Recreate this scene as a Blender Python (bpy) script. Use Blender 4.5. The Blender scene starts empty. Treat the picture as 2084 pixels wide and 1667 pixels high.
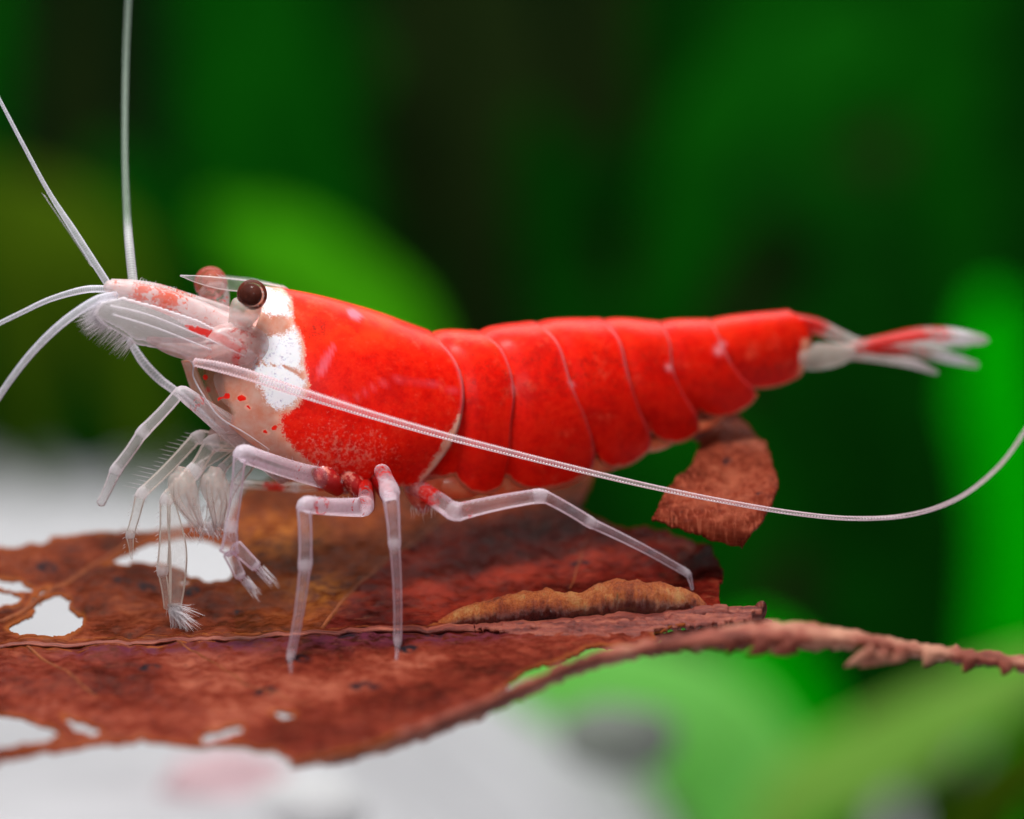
import bpy, bmesh, math, random
import numpy as np
from mathutils import Vector, noise as mnoise

# ------------------------------------------------------------------ scene, camera, light
scene = bpy.context.scene
scene.unit_settings.system = 'METRIC'
scene.unit_settings.scale_length = 0.0015            # one unit is 1.5 mm: the shrimp is about 25 mm long
C = scene.collection
D = 60.0                                             # camera to subject, in units
cam_data = bpy.data.cameras.new('camera')
cam = bpy.data.objects.new('camera', cam_data)
C.objects.link(cam)
cam.location = (0, -D, 0)
cam.rotation_euler = (math.radians(90), 0, 0)
cam_data.sensor_width = 36
cam_data.lens = 36 * D / 20.84
cam_data.clip_start = 0.1
cam_data.clip_end = 1000
cam_data.dof.use_dof = True
cam_data.dof.focus_distance = D - 0.9
cam_data.dof.aperture_fstop = cam_data.lens * 1e-3 / (2 * 1.1)
scene.camera = cam

world = bpy.data.worlds.new('World')
scene.world = world
world.use_nodes = True
world.node_tree.nodes['Background'].inputs[0].default_value = (0.75, 0.85, 1.0, 1)
world.node_tree.nodes['Background'].inputs[1].default_value = 0.045


def lamp(name, loc, target, size, power, col=(1, 1, 1), sy=None):
    d = bpy.data.lights.new(name, 'AREA')
    d.shape = 'RECTANGLE'
    d.size = size
    d.size_y = sy or size
    d.energy = power
    d.color = col
    o = bpy.data.objects.new(name, d)
    o.location = loc
    o.rotation_euler = (Vector(target) - Vector(loc)).to_track_quat('-Z', 'Y').to_euler()
    C.objects.link(o)
    return o


lamp('flash_lamp', (-6, -14, 26), (0, 0, 0), 8, 13500, (1, 0.97, 0.95))
lamp('front_softbox', (10, -58, 9), (0, 0, -1), 12, 5800, (1, 0.98, 0.98))
lamp('tank_lamp', (0, 140, 190), (0, 165, 0), 300, 680000, (1, 1, 0.97), 200)

scene.view_settings.view_transform = 'Standard'
scene.view_settings.look = 'None'
scene.view_settings.exposure = 0
scene.view_settings.gamma = 1
scene.render.engine = 'CYCLES'
scene.cycles.use_denoising = True
scene.cycles.denoiser = 'OPENIMAGEDENOISE'
scene.cycles.transparent_max_bounces = 20
scene.cycles.use_adaptive_sampling = True
scene.cycles.adaptive_threshold = 0.02
scene.cycles.max_bounces = 6
scene.cycles.sample_clamp_indirect = 6

rnd = random.Random(7)
# ------------------------------------------------------------------ helpers


def W(px, py, y):
    """a point seen at photo position (px, py) that stands y units behind the subject plane"""
    s = (D + y) / D / 100
    return Vector(((px - 1042) * s, y, (833.5 - py) * s))


TH, PH = math.radians(20), math.radians(5)
N = Vector((-math.sin(TH) * math.cos(PH), math.cos(TH) * math.cos(PH), math.sin(PH)))   # to the shrimp's far side
Q0 = W(515, 700, 0)
CAM = Vector((0, -D, 0))


def U(px, py, l):
    """a point on the shrimp, l units to the near side of its middle plane"""
    d = Vector(((px - 1042) / 100, D, (833.5 - py) / 100)) / D
    t = (N.dot(Q0 - CAM) - l) / N.dot(d)
    return CAM + d * t


def mirror(q):
    return q - 2 * N.dot(q - Q0) * N


def ss(a, b, x):
    t = np.clip((x - a) / (b - a), 0, 1)
    return t * t * (3 - 2 * t)


def cr(pts, m):
    """Catmull-Rom through pts, m samples, even in index"""
    P = np.asarray(pts, float)
    n = len(P)
    P = np.vstack([2 * P[0] - P[1], P, 2 * P[-1] - P[-2]])
    t = np.linspace(0, n - 1, m)
    i = np.minimum(t.astype(int), n - 2)
    f = (t - i)[:, None]
    a, b, c, d = P[i], P[i + 1], P[i + 2], P[i + 3]
    return 0.5 * (2 * b + (c - a) * f + (2 * a - 5 * b + 4 * c - d) * f ** 2 + (3 * b - a - 3 * c + d) * f ** 3)


def resample(pts, s):
    Q = cr(pts, 160)
    L = np.concatenate([[0], np.cumsum(np.linalg.norm(np.diff(Q[:, :2], axis=0), axis=1))])
    L /= L[-1]
    return np.stack([np.interp(s, L, Q[:, k]) for k in range(Q.shape[1])], 1)


def sdf(P, poly):
    """signed distance to a polygon, positive inside"""
    P = np.asarray(P, float)
    A = np.asarray(poly, float)
    B = np.roll(A, -1, 0)
    best = np.full(len(P), 1e9)
    inside = np.zeros(len(P), bool)
    for a, b in zip(A, B):
        ab = b - a
        t = np.clip(((P - a) @ ab) / (ab @ ab + 1e-12), 0, 1)
        best = np.minimum(best, np.linalg.norm(P - (a + t[:, None] * ab), axis=1))
        c = ((a[1] > P[:, 1]) != (b[1] > P[:, 1]))
        xi = (b[0] - a[0]) * (P[:, 1] - a[1]) / ((b[1] - a[1]) or 1e-9) + a[0]
        inside ^= c & (P[:, 0] < xi)
    return np.where(inside, best, -best)


def dline(P, line):
    P = np.asarray(P, float)
    best = np.full(len(P), 1e9)
    for a, b in zip(line[:-1], line[1:]):
        a = np.array(a, float); b = np.array(b, float)
        ab = b - a
        t = np.clip(((P - a) @ ab) / (ab @ ab), 0, 1)
        best = np.minimum(best, np.linalg.norm(P - (a + t[:, None] * ab), axis=1))
    return best


class MB:
    """collects geometry and float attributes for one mesh"""
    def __init__(self):
        self.v, self.f, self.at = [], [], {}

    def add(self, vs, fs, **at):
        o = len(self.v)
        self.v += [tuple(v) for v in vs]
        self.f += [tuple(i + o for i in f) for f in fs]
        for k in set(self.at) | set(at):
            old = self.at.setdefault(k, [])
            old += [0.0] * (o - len(old))
            new = at.get(k, 0.0)
            old += list(new) if hasattr(new, '__len__') else [new] * len(vs)

    def build(self, name, mat, parent=None, smooth=True):
        me = bpy.data.meshes.new(name)
        me.from_pydata(self.v, [], self.f)
        bm = bmesh.new(); bm.from_mesh(me)
        bmesh.ops.recalc_face_normals(bm, faces=bm.faces)
        bm.to_mesh(me); bm.free()
        me.materials.append(mat)
        for k, a in self.at.items():
            at = me.attributes.new(k, 'FLOAT', 'POINT')
            at.data.foreach_set('value', np.asarray(a, np.float32))
        if smooth:
            me.polygons.foreach_set('use_smooth', [True] * len(me.polygons))
        o = bpy.data.objects.new(name, me)
        C.objects.link(o)
        if parent:
            o.parent = parent
            o.matrix_parent_inverse = parent.matrix_world.inverted()
        return o

    def tube(self, P, ra, rb=None, n=12, side=N, cap=True, **at):
        """P: 3D path; ra radius across the side vector, rb along it"""
        P = [Vector(p) for p in P]
        m = len(P)
        ra = list(ra) if hasattr(ra, '__len__') else [ra] * m
        rb = ra if rb is None else (list(rb) if hasattr(rb, '__len__') else [rb] * m)
        vs, fs = [], []
        for i in range(m):
            T = (P[min(i + 1, m - 1)] - P[max(i - 1, 0)]).normalized()
            S = (side - side.dot(T) * T)
            if S.length < 1e-3:
                S = T.orthogonal()
            S.normalize()
            B = T.cross(S)
            for j in range(n):
                a = 2 * math.pi * j / n
                vs.append(P[i] + B * (ra[i] * math.cos(a)) + S * (rb[i] * math.sin(a)))
        for i in range(m - 1):
            for j in range(n):
                k = (j + 1) % n
                fs.append((i * n + j, i * n + k, i * n + n + k, i * n + n + j))
        rep = {k: (np.repeat(np.asarray(a, float), n) if hasattr(a, '__len__') else np.full(m * n, float(a))) for k, a in at.items()}
        if cap:
            for i, q in ((0, -1), (m - 1, 1)):
                T = (P[min(i + 1, m - 1)] - P[max(i - 1, 0)]).normalized()
                vs.append(P[i] + T * q * min(ra[i], rb[i]) * 0.6)
                c = len(vs) - 1
                for k in rep:
                    rep[k] = np.append(rep[k], rep[k][i * n])
                for j in range(n):
                    fs.append((i * n + j, i * n + (j + 1) % n, c))
        self.add(vs, fs, **rep)
        return self

    def hair(self, p, d, length, r, bend=None):
        d = Vector(d).normalized()
        b = Vector(bend) if bend is not None else Vector((0, 0, 0))
        pts = [Vector(p) + d * length * t + b * length * t * t for t in (0, 0.35, 0.7, 1)]
        self.tube(pts, [r, r * 0.85, r * 0.6, r * 0.15], n=3, cap=False)


def sheet(fn, poly, holes=(), step=5, rag=5.0, ragscale=22.0, thick=0.07, attrs=None, seed=0, finerag=2.0):
    """a thin plate with the outline poly and real holes, mapped to 3D by fn"""
    A = np.asarray(poly, float)
    x0, y0 = A.min(0) - 2 * step
    x1, y1 = A.max(0) + 2 * step
    xs = np.arange(x0, x1, step); ys = np.arange(y0, y1, step)
    X, Y = np.meshgrid(xs, ys)
    P = np.stack([X.ravel(), Y.ravel()], 1)

    def field(P):
        nz = np.array([mnoise.noise((x / ragscale + seed, y / ragscale, seed * 3.1)) for x, y in P]) * rag
        nz += np.array([mnoise.noise((x / 7 + seed, y / 7, seed * 1.7)) for x, y in P]) * finerag
        F = sdf(P, A) + nz
        for h in holes:
            F = np.minimum(F, -sdf(P, h) + nz * 0.8)
        return F
    F = field(P)
    ny, nx = X.shape
    G = F.reshape(ny, nx)
    gy, gx = np.gradient(G, step)
    g = np.stack([gx.ravel(), gy.ravel()], 1)
    gl = np.linalg.norm(g, axis=1) + 1e-6
    g /= gl[:, None]
    keep = (G > -0.72 * step)
    q = keep[:-1, :-1] & keep[1:, :-1] & keep[:-1, 1:] & keep[1:, 1:]
    neg = F < 0
    P2 = P.copy()
    P2[neg] += g[neg] * np.clip(-F[neg], 0, step)[:, None]
    idx = np.full(ny * nx, -1)
    fs = []
    used = []
    for r, c in zip(*np.nonzero(q)):
        f = (r * nx + c, r * nx + c + 1, (r + 1) * nx + c + 1, (r + 1) * nx + c)
        for k in f:
            if idx[k] < 0:
                idx[k] = len(used); used.append(k)
        fs.append(tuple(idx[k] for k in f))
    used = np.array(used)
    PP = P2[used]
    vs = [fn(x, y) for x, y in PP]
    at = {k: a(PP, F[used]) for k, a in (attrs or {}).items()}
    return vs, fs, at


def sheet_obj(name, mat, parent, fn, poly, thick=0.07, **kw):
    vs, fs, at = sheet(fn, poly, **kw)
    mb = MB(); mb.add(vs, fs, **at)
    o = mb.build(name, mat, parent)
    if thick:
        s = o.modifiers.new('solid', 'SOLIDIFY'); s.thickness = thick; s.offset = 0
    return o


def empty(name, loc, label=None, cat=None, group=None):
    o = bpy.data.objects.new(name, None)
    o.location = loc
    o.empty_display_size = 0.3
    C.objects.link(o)
    bpy.context.view_layer.update()
    tag(o, label, cat, group)
    return o


def tag(o, label=None, cat=None, group=None, kind=None):
    for k, v in (('label', label), ('category', cat), ('group', group), ('kind', kind)):
        if v:
            o[k] = v
    return o


# ------------------------------------------------------------------ materials
class NT:
    def __init__(self, name):
        self.m = bpy.data.materials.new(name)
        self.m.use_nodes = True
        self.t = self.m.node_tree
        self.t.nodes.clear()
        self.out = self.t.nodes.new('ShaderNodeOutputMaterial')

    def node(self, typ, **kw):
        n = self.t.nodes.new('ShaderNode' + typ)
        for k, v in kw.items():
            setattr(n, k, v)
        return n

    def set(self, sock, v):
        if isinstance(v, bpy.types.NodeSocket):
            self.t.links.new(v, sock)
        elif isinstance(v, (tuple, list)) and len(v) == 3 and sock.type == 'RGBA':
            sock.default_value = (*v, 1)
        else:
            sock.default_value = v

    def attr(self, name):
        return self.node('Attribute', attribute_name=name).outputs['Fac']

    def math(self, op, a, b=0.5, c=0.5, clamp=False):
        n = self.node('Math', operation=op, use_clamp=clamp)
        for i, v in enumerate((a, b, c)):
            self.set(n.inputs[i], v)
        return n.outputs[0]

    def coord(self, scale=(1, 1, 1), rot=(0, 0, 0)):
        tc = self.node('TexCoord')
        mp = self.node('Mapping')
        mp.inputs['Scale'].default_value = scale
        mp.inputs['Rotation'].default_value = rot
        self.t.links.new(tc.outputs['Object'], mp.inputs[0])
        return mp.outputs[0]

    def noise(self, scale, detail=4, rough=0.55, vec=None):
        n = self.node('TexNoise')
        n.inputs['Scale'].default_value = scale
        n.inputs['Detail'].default_value = detail
        n.inputs['Roughness'].default_value = rough
        self.t.links.new(vec if vec is not None else self.coord(), n.inputs['Vector'])
        return n.outputs[0]

    def voro(self, scale, vec=None, feature='F1'):
        n = self.node('TexVoronoi', feature=feature)
        n.inputs['Scale'].default_value = scale
        self.t.links.new(vec if vec is not None else self.coord(), n.inputs['Vector'])
        return n.outputs[0]

    def ramp(self, fac, stops):
        n = self.node('ValToRGB')
        e = n.color_ramp.elements
        while len(e) < len(stops):
            e.new(0.5)
        for el, (p, c) in zip(e, stops):
            el.position = p
            el.color = (*c, 1) if len(c) == 3 else c
        self.set(n.inputs[0], fac)
        return n.outputs[0]

    def step(self, v, a, b):
        n = self.node('MapRange', interpolation_type='SMOOTHSTEP')
        self.set(n.inputs[0], v)
        n.inputs[1].default_value = a
        n.inputs[2].default_value = b
        return n.outputs[0]

    def mix(self, f, a, b):
        n = self.node('Mix', data_type='RGBA')
        self.set(n.inputs[0], f); self.set(n.inputs[6], a); self.set(n.inputs[7], b)
        return n.outputs[2]

    def bump(self, h, strength=0.3, dist=0.05, normal=None):
        n = self.node('Bump')
        n.inputs['Strength'].default_value = strength
        n.inputs['Distance'].default_value = dist
        self.set(n.inputs['Height'], h)
        if normal is not None:
            self.set(n.inputs['Normal'], normal)
        return n.outputs[0]

    def bsdf(self, **kw):
        b = self.node('BsdfPrincipled')
        for k, v in kw.items():
            self.set(b.inputs[k.replace('_', ' ')], v)
        return b.outputs[0]

    def done(self, sh):
        self.t.links.new(sh, self.out.inputs[0])
        return self.m

    def trans(self, fac, sh, col=(1, 1, 1)):
        t = self.node('BsdfTransparent')
        self.set(t.inputs[0], col)
        m = self.node('MixShader')
        self.set(m.inputs[0], fac)
        self.t.links.new(t.outputs[0], m.inputs[1])
        self.t.links.new(sh, m.inputs[2])
        return m.outputs[0]


def mat_body():
    t = NT('shell')
    nz = t.noise(9, 6, 0.65)
    nf = t.noise(38, 3, 0.6)
    n2 = t.noise(1.4, 4, 0.6)
    mott = t.noise(5.5, 8, 0.75)
    red = t.attr('red'); white = t.attr('white'); speck = t.attr('speck'); seam = t.attr('seam')
    glass = t.attr('glass'); dusk = t.attr('dusk'); blot = t.attr('blot'); tint = t.attr('tint')
    j = t.math('ADD', t.math('MULTIPLY', t.math('SUBTRACT', nz, 0.5), 22), t.math('MULTIPLY', t.math('SUBTRACT', nf, 0.5), 26))
    rm = t.step(t.math('ADD', red, j), -2, 5)
    # pale flecks scattered in the lower carapace
    fl = t.math('ADD', t.math('MULTIPLY', speck, 0.62), t.math('MULTIPLY', t.math('SUBTRACT', t.noise(13, 4, 0.65), 0.5), 2.6))
    rm = t.math('MULTIPLY', rm, t.math('SUBTRACT', 1, t.math('MULTIPLY', t.step(fl, 0.35, 0.95), 0.30)))
    wm = t.step(t.math('ADD', white, t.math('MULTIPLY', j, 1.35)), -5, 6)
    redc = t.ramp(mott, [(0.3, (0.62, 0.003, 0.001)), (0.48, (0.80, 0.008, 0.002)), (0.7, (0.86, 0.022, 0.005))])
    redc = t.mix(t.math('MULTIPLY', tint, t.step(n2, 0.25, 0.75)), redc, (0.90, 0.050, 0.008))
    redc = t.mix(t.math('MULTIPLY', t.step(t.noise(1.1, 6, 0.7), 0.46, 0.66), 0.6), redc, (0.50, 0.002, 0.002))
    redc = t.mix(t.math('MULTIPLY', t.step(t.noise(1.9, 7, 0.72), 0.54, 0.72), 0.35), redc, (0.92, 0.14, 0.07))
    # dusky freckles
    fr = t.math('MULTIPLY', t.step(t.noise(26, 5, 0.7), 0.50, 0.62), t.math('MULTIPLY', dusk, t.step(t.noise(4.2, 3), 0.42, 0.6)))
    redc = t.mix(t.math('MULTIPLY', fr, 0.8), redc, (0.22, 0.012, 0.008))
    pale = t.ramp(t.noise(4, 4), [(0.3, (0.78, 0.27, 0.16)), (0.7, (0.82, 0.50, 0.40))])
    pale = t.mix(t.attr('abd'), pale, (0.84, 0.30, 0.18))
    col = t.mix(rm, pale, redc)
    pits = t.step(t.noise(20, 4, 0.7), 0.36, 0.50)
    wc = t.mix(t.math('MULTIPLY', t.math('SUBTRACT', 1, pits), t.step(t.noise(5), 0.42, 0.58)), (0.80, 0.80, 0.84), (0.42, 0.37, 0.52))
    col = t.mix(wm, col, wc)
    col = t.mix(t.math('MULTIPLY', seam, 0.62), col, (0.92, 0.36, 0.40))
    col = t.mix(blot, col, (0.80, 0.16, 0.22))
    op = t.math('SUBTRACT', 1, t.math('MULTIPLY', glass, t.math('SUBTRACT', 1, t.math('MAXIMUM', wm, t.math('MULTIPLY', rm, 0.9)))), clamp=True)
    b = t.bsdf(Base_Color=col, Roughness=0.42, Subsurface_Weight=0.30, Subsurface_Radius=(0.30, 0.05, 0.03), Subsurface_Scale=0.5,
               Specular_IOR_Level=0.10, Coat_Weight=0.25, Coat_Roughness=0.18, Coat_IOR=1.18, Normal=t.bump(t.math('ADD', nf, mott), 0.12, 0.03))
    return t.done(t.trans(op, b))


def mat_limb(name, col, alpha, redcol=(0.80, 0.02, 0.012), rough=0.28, pale2=None):
    t = NT(name)
    joint = t.attr('joint'); red = t.attr('red')
    nz = t.noise(11, 4, 0.6)
    rm = t.step(t.math('ADD', red, t.math('MULTIPLY', t.math('SUBTRACT', nz, 0.5), 1.3)), 0.42, 0.62)
    c = t.mix(t.step(t.noise(6, 4, 0.65), 0.40, 0.75), col, pale2 or tuple(x * 0.85 for x in col))
    c = t.mix(t.math('MULTIPLY', joint, 0.85), c, (0.93, 0.90, 0.97))
    c = t.mix(rm, c, redcol)
    fr = t.node('Fresnel'); fr.inputs[0].default_value = 1.45
    tex = t.math('MULTIPLY', t.math('SUBTRACT', t.noise(7, 5, 0.7), 0.5), 0.35)
    a = t.math('ADD', t.math('MULTIPLY_ADD', joint, 0.42, t.math('ADD', tex, alpha)), t.math('MULTIPLY_ADD', rm, 0.5, t.math('MULTIPLY', fr.outputs[0], 0.8)), clamp=True)
    b = t.bsdf(Base_Color=c, Roughness=rough, Specular_IOR_Level=0.5, Normal=t.bump(t.noise(22, 3), 0.3, 0.02))
    tr = t.node('BsdfTranslucent'); t.set(tr.inputs[0], c)
    m = t.node('MixShader'); m.inputs[0].default_value = 0.45
    t.t.links.new(b, m.inputs[1]); t.t.links.new(tr.outputs[0], m.inputs[2])
    return t.done(t.trans(a, m.outputs[0]))


def mat_flesh(name, c1, c2, redcol=(0.72, 0.02, 0.01), alpha=1.0, scale=8, thr=0.55, sss=0.3):
    t = NT(name)
    red = t.attr('red')
    rm = t.step(t.math('ADD', t.math('SUBTRACT', red, 0.5), t.math('MULTIPLY', t.noise(scale, 4, 0.6), 1.0)), thr, thr + 0.14)
    c = t.mix(rm, t.ramp(t.noise(5, 5), [(0.35, c1), (0.7, c2)]), redcol)
    b = t.bsdf(Base_Color=c, Roughness=0.35, Subsurface_Weight=sss, Subsurface_Radius=(0.3, 0.12, 0.1), Subsurface_Scale=0.4,
               Coat_Weight=0.15, Normal=t.bump(t.noise(18, 4), 0.25, 0.03))
    return t.done(t.trans(alpha, b) if alpha < 1 else b)


def mat_hair():
    t = NT('setae')
    return t.done(t.trans(0.75, t.bsdf(Base_Color=(0.86, 0.82, 0.86), Roughness=0.3)))


def mat_eye(name, col, alpha, rough=0.1):
    t = NT(name)
    fr = t.node('Fresnel'); fr.inputs[0].default_value = 1.25
    c = t.ramp(t.noise(5, 5), [(0.3, col), (0.75, tuple(min(1, x * 2.0) for x in col))])
    b = t.bsdf(Base_Color=c, Roughness=rough, Specular_IOR_Level=0.2, Normal=t.bump(t.voro(30), 0.08, 0.01))
    return t.done(t.trans(t.math('ADD', fr.outputs[0], alpha, clamp=True), b))


def mat_leaf(name, dark=1.0):
    t = NT(name)
    maroon_shadow = t.attr('maroon_shadow'); spot = t.attr('spot'); near = t.attr('near'); edge = t.attr('edge'); painted_glow = t.attr('painted_glow'); purple = t.attr('purple')
    n1 = t.noise(0.42, 6, 0.62)
    n2 = t.noise(4, 5, 0.6)
    fib = t.noise(3.5, 6, 0.7, t.coord((0.5, 2.6, 6), (0, 0, 0.25)))
    k = t.math('MULTIPLY_ADD', n2, 0.32, t.math('MULTIPLY', n1, 0.68))
    brown = t.ramp(k, [(0.38, (0.030, 0.009, 0.002)), (0.47, (0.10, 0.019, 0.005)), (0.55, (0.185, 0.036, 0.009)), (0.66, (0.32, 0.085, 0.020))])
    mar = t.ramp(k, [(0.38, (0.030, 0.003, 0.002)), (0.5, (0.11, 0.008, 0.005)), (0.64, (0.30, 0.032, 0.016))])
    pink = t.ramp(k, [(0.36, (0.050, 0.008, 0.006)), (0.46, (0.14, 0.019, 0.011)), (0.54, (0.24, 0.040, 0.022)), (0.64, (0.42, 0.115, 0.068))])
    col = t.mix(near, brown, pink)
    col = t.mix(maroon_shadow, col, mar)
    col = t.mix(t.math('MULTIPLY', purple, t.step(n2, 0.36, 0.6)), col, (0.13, 0.025, 0.05))
    col = t.mix(t.math('MULTIPLY', t.step(fib, 0.50, 0.72), 0.22), col, (0.52, 0.18, 0.09))
    st = t.noise(5, 5, 0.7, t.coord((3.0, 1.0, 0.45), (0, 0.35, 0)))
    col = t.mix(t.math('MULTIPLY', t.math('MULTIPLY', t.attr('flap'), t.step(st, 0.48, 0.62)), 0.45), col, (0.52, 0.13, 0.070))
    col = t.mix(t.math('MULTIPLY', painted_glow, t.step(n2, 0.40, 0.62)), col, (0.62, 0.22, 0.035))  # backlit orange glow painted into the leaf colour
    # small dark freckles and the sooty rot spots
    fk = t.math('MULTIPLY', t.step(t.noise(8, 3), 0.64, 0.74), 0.55)
    col = t.mix(fk, col, (0.04, 0.012, 0.012))
    sp = t.step(t.math('MULTIPLY_ADD', t.math('SUBTRACT', n2, 0.5), 0.8, spot), 0.3, 0.75)
    col = t.mix(sp, col, (0.018, 0.016, 0.022))
    col = t.mix(t.math('MULTIPLY', edge, 0.7), col, (0.42, 0.12, 0.03))
    h = t.math('ADD', t.math('MULTIPLY', n2, 0.6), t.math('MULTIPLY', fib, 0.4))
    h = t.math('ADD', h, t.math('MULTIPLY', t.math('MULTIPLY', st, t.attr('flap')), 0.7))
    h = t.math('ADD', h, t.math('MULTIPLY', t.noise(24, 5, 0.7), 0.25))
    b = t.bsdf(Base_Color=col, Roughness=t.ramp(n2, [(0.35, (0.16,) * 3), (0.65, (0.45,) * 3)]), IOR=1.16, Specular_IOR_Level=0.08, Normal=t.bump(h, 0.22, 0.05))
    tr = t.node('BsdfTranslucent'); t.set(tr.inputs[0], col)
    m = t.node('MixShader'); m.inputs[0].default_value = 0.22
    t.t.links.new(b, m.inputs[1]); t.t.links.new(tr.outputs[0], m.inputs[2])
    return t.done(m.outputs[0])


def mat_simple(name, stops, scale=3, rough=0.5, bump=0.3, bscale=14, spec=0.1, transl=0.0, coordscale=(1, 1, 1)):
    t = NT(name)
    n = t.noise(scale, 6, 0.65, t.coord(coordscale))
    col = t.ramp(n, stops)
    b = t.bsdf(Base_Color=col, Roughness=rough, Specular_IOR_Level=spec, Normal=t.bump(t.noise(bscale, 6, 0.7, t.coord(coordscale)), bump, 0.06))
    if transl:
        tr = t.node('BsdfTranslucent'); t.set(tr.inputs[0], col)
        m = t.node('MixShader'); m.inputs[0].default_value = transl
        t.t.links.new(b, m.inputs[1]); t.t.links.new(tr.outputs[0], m.inputs[2])
        b = m.outputs[0]
    return t.done(b)


def mat_lump():
    t = NT('fold')
    low = t.attr('low')
    n1 = t.noise(1.3, 5, 0.65)
    gr = t.noise(13, 8, 0.8)
    wr = t.noise(4, 5, 0.7, t.coord((3.2, 1, 0.5)))
    k = t.math('ADD', t.math('MULTIPLY', n1, 0.5), t.math('ADD', t.math('MULTIPLY', gr, 0.3), t.math('MULTIPLY', wr, 0.2)))
    col = t.ramp(k, [(0.38, (0.16, 0.025, 0.012)), (0.45, (0.50, 0.085, 0.022)), (0.52, (0.76, 0.19, 0.04)), (0.60, (0.90, 0.42, 0.14))])
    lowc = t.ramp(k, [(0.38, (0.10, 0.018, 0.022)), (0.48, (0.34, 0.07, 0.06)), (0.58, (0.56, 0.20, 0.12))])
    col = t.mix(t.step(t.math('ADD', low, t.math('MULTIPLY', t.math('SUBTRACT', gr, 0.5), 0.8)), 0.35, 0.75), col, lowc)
    col = t.mix(t.math('MULTIPLY', t.step(wr, 0.62, 0.72), 0.45), col, (0.07, 0.02, 0.015))
    h = t.math('ADD', t.math('MULTIPLY', gr, 1.6), t.math('MULTIPLY', wr, 1.2))
    b = t.bsdf(Base_Color=col, Roughness=t.ramp(t.noise(40, 2), [(0.45, (0.65,) * 3), (0.62, (0.12,) * 3)]), Specular_IOR_Level=0.6, Normal=t.bump(h, 1.0, 0.14))
    return t.done(b)


M = {
    'body': mat_body(),
    'leg': mat_limb('leg_shell', (0.95, 0.86, 0.95), 0.10, pale2=(0.90, 0.70, 0.82)),
    'claw': mat_limb('claw_shell', (0.90, 0.86, 0.80), 0.13, pale2=(0.86, 0.72, 0.66)),
    'scale': mat_limb('scale_shell', (0.88, 0.84, 0.87), 0.20, pale2=(0.84, 0.74, 0.77)),
    'glassy': mat_limb('glassy_shell', (0.84, 0.82, 0.82), 0.07, pale2=(0.80, 0.76, 0.76)),
    'flag': mat_limb('flagellum_shell', (0.90, 0.90, 0.98), 0.24, pale2=(0.86, 0.82, 0.90)),
    'ghost': mat_limb('ghost_shell', (0.34, 0.46, 0.36), 0.10, pale2=(0.28, 0.40, 0.30)),
    'antenna': mat_limb('antenna_shell', (0.92, 0.76, 0.80), 0.16, pale2=(0.90, 0.66, 0.72)),
    'head': mat_flesh('head_flesh', (0.72, 0.44, 0.42), (0.86, 0.68, 0.68), alpha=0.38, scale=6, thr=0.52),
    'peduncle': mat_flesh('peduncle_shell', (0.74, 0.56, 0.56), (0.82, 0.70, 0.70), redcol=(0.80, 0.12, 0.06), alpha=0.46, scale=11, thr=0.54),
    'cream': mat_flesh('cream_flesh', (0.68, 0.54, 0.48), (0.80, 0.70, 0.64), alpha=0.40),
    'bulb': mat_flesh('bulb_shell', (0.66, 0.52, 0.47), (0.84, 0.74, 0.68), alpha=0.30),
    'bead': mat_simple('bead', [(0.3, (0.86, 0.80, 0.84)), (0.7, (0.95, 0.92, 0.95))], 4, 0.3, 0.0, 4, 0.5),
    'belly': mat_flesh('belly_flesh', (0.88, 0.13, 0.04), (0.92, 0.30, 0.15), alpha=0.88, scale=7, thr=0.6),
    'coxa': mat_flesh('hip_flesh', (0.74, 0.12, 0.08), (0.80, 0.30, 0.22), redcol=(0.46, 0.005, 0.005), alpha=0.80, scale=9, thr=0.42),
    'hair': mat_hair(),
    'cornea': mat_eye('cornea', (0.22, 0.055, 0.035), 0.16),
    'cornea2': mat_eye('far_cornea', (0.40, 0.10, 0.07), 0.30),
    'pupil': mat_simple('pupil', [(0.3, (0.003, 0.0015, 0.0015)), (0.8, (0.016, 0.006, 0.005))], 4, 0.6),
    'tail': mat_limb('tail_shell', (0.74, 0.72, 0.68), 0.34),
    'leaf': mat_leaf('dead_leaf'),
    'vein': mat_simple('vein', [(0.3, (0.13, 0.025, 0.010)), (0.7, (0.36, 0.10, 0.030))], 3, 0.5, 0.8),
    'rib': mat_simple('midrib', [(0.32, (0.07, 0.012, 0.012)), (0.5, (0.22, 0.045, 0.03)), (0.7, (0.42, 0.12, 0.07))], 5, 0.42, 0.8, 9, 0.25, 0, (0.25, 1.5, 1.8)),
    'rim': mat_simple('curled_rim', [(0.34, (0.10, 0.02, 0.014)), (0.48, (0.34, 0.09, 0.06)), (0.62, (0.62, 0.30, 0.20))], 0.8, 0.5, 0.6, 8, 0.1, 0.15),
    'lump': mat_lump(),
}
# ------------------------------------------------------------------ the setting: sand and backdrop
mb = MB()
xs = np.linspace(-420, 420, 60); ys = np.linspace(-40, 425, 70)
vs = []
for y in ys:
    for x in xs:
        z = -11.8 + 3.6 * float(ss(0, 340, y)) * float(ss(60, -10, x)) - 36.0 * float(ss(-1, 18, x - 0.01 * y)) + 0.7 * mnoise.noise((x / 22, y / 22, 0)) + 0.2 * mnoise.noise((x / 6, y / 6, 3))
        vs.append((x, y, z))
fs = [(j * 60 + i, j * 60 + i + 1, j * 60 + i + 61, j * 60 + i + 60) for j in range(69) for i in range(59)]
mb.add(vs, fs)
sand = mb.build('sand_ground', mat_simple('sand', [(0.3, (0.50, 0.49, 0.52)), (0.7, (0.82, 0.81, 0.85))], 0.09, 0.9, 0.4, 20))
tag(sand, kind='structure')
mb = MB()
mb.add([(-420, 420, -90), (420, 420, -90), (420, 424, 280), (-420, 424, 280)], [(0, 1, 2, 3)])
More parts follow.
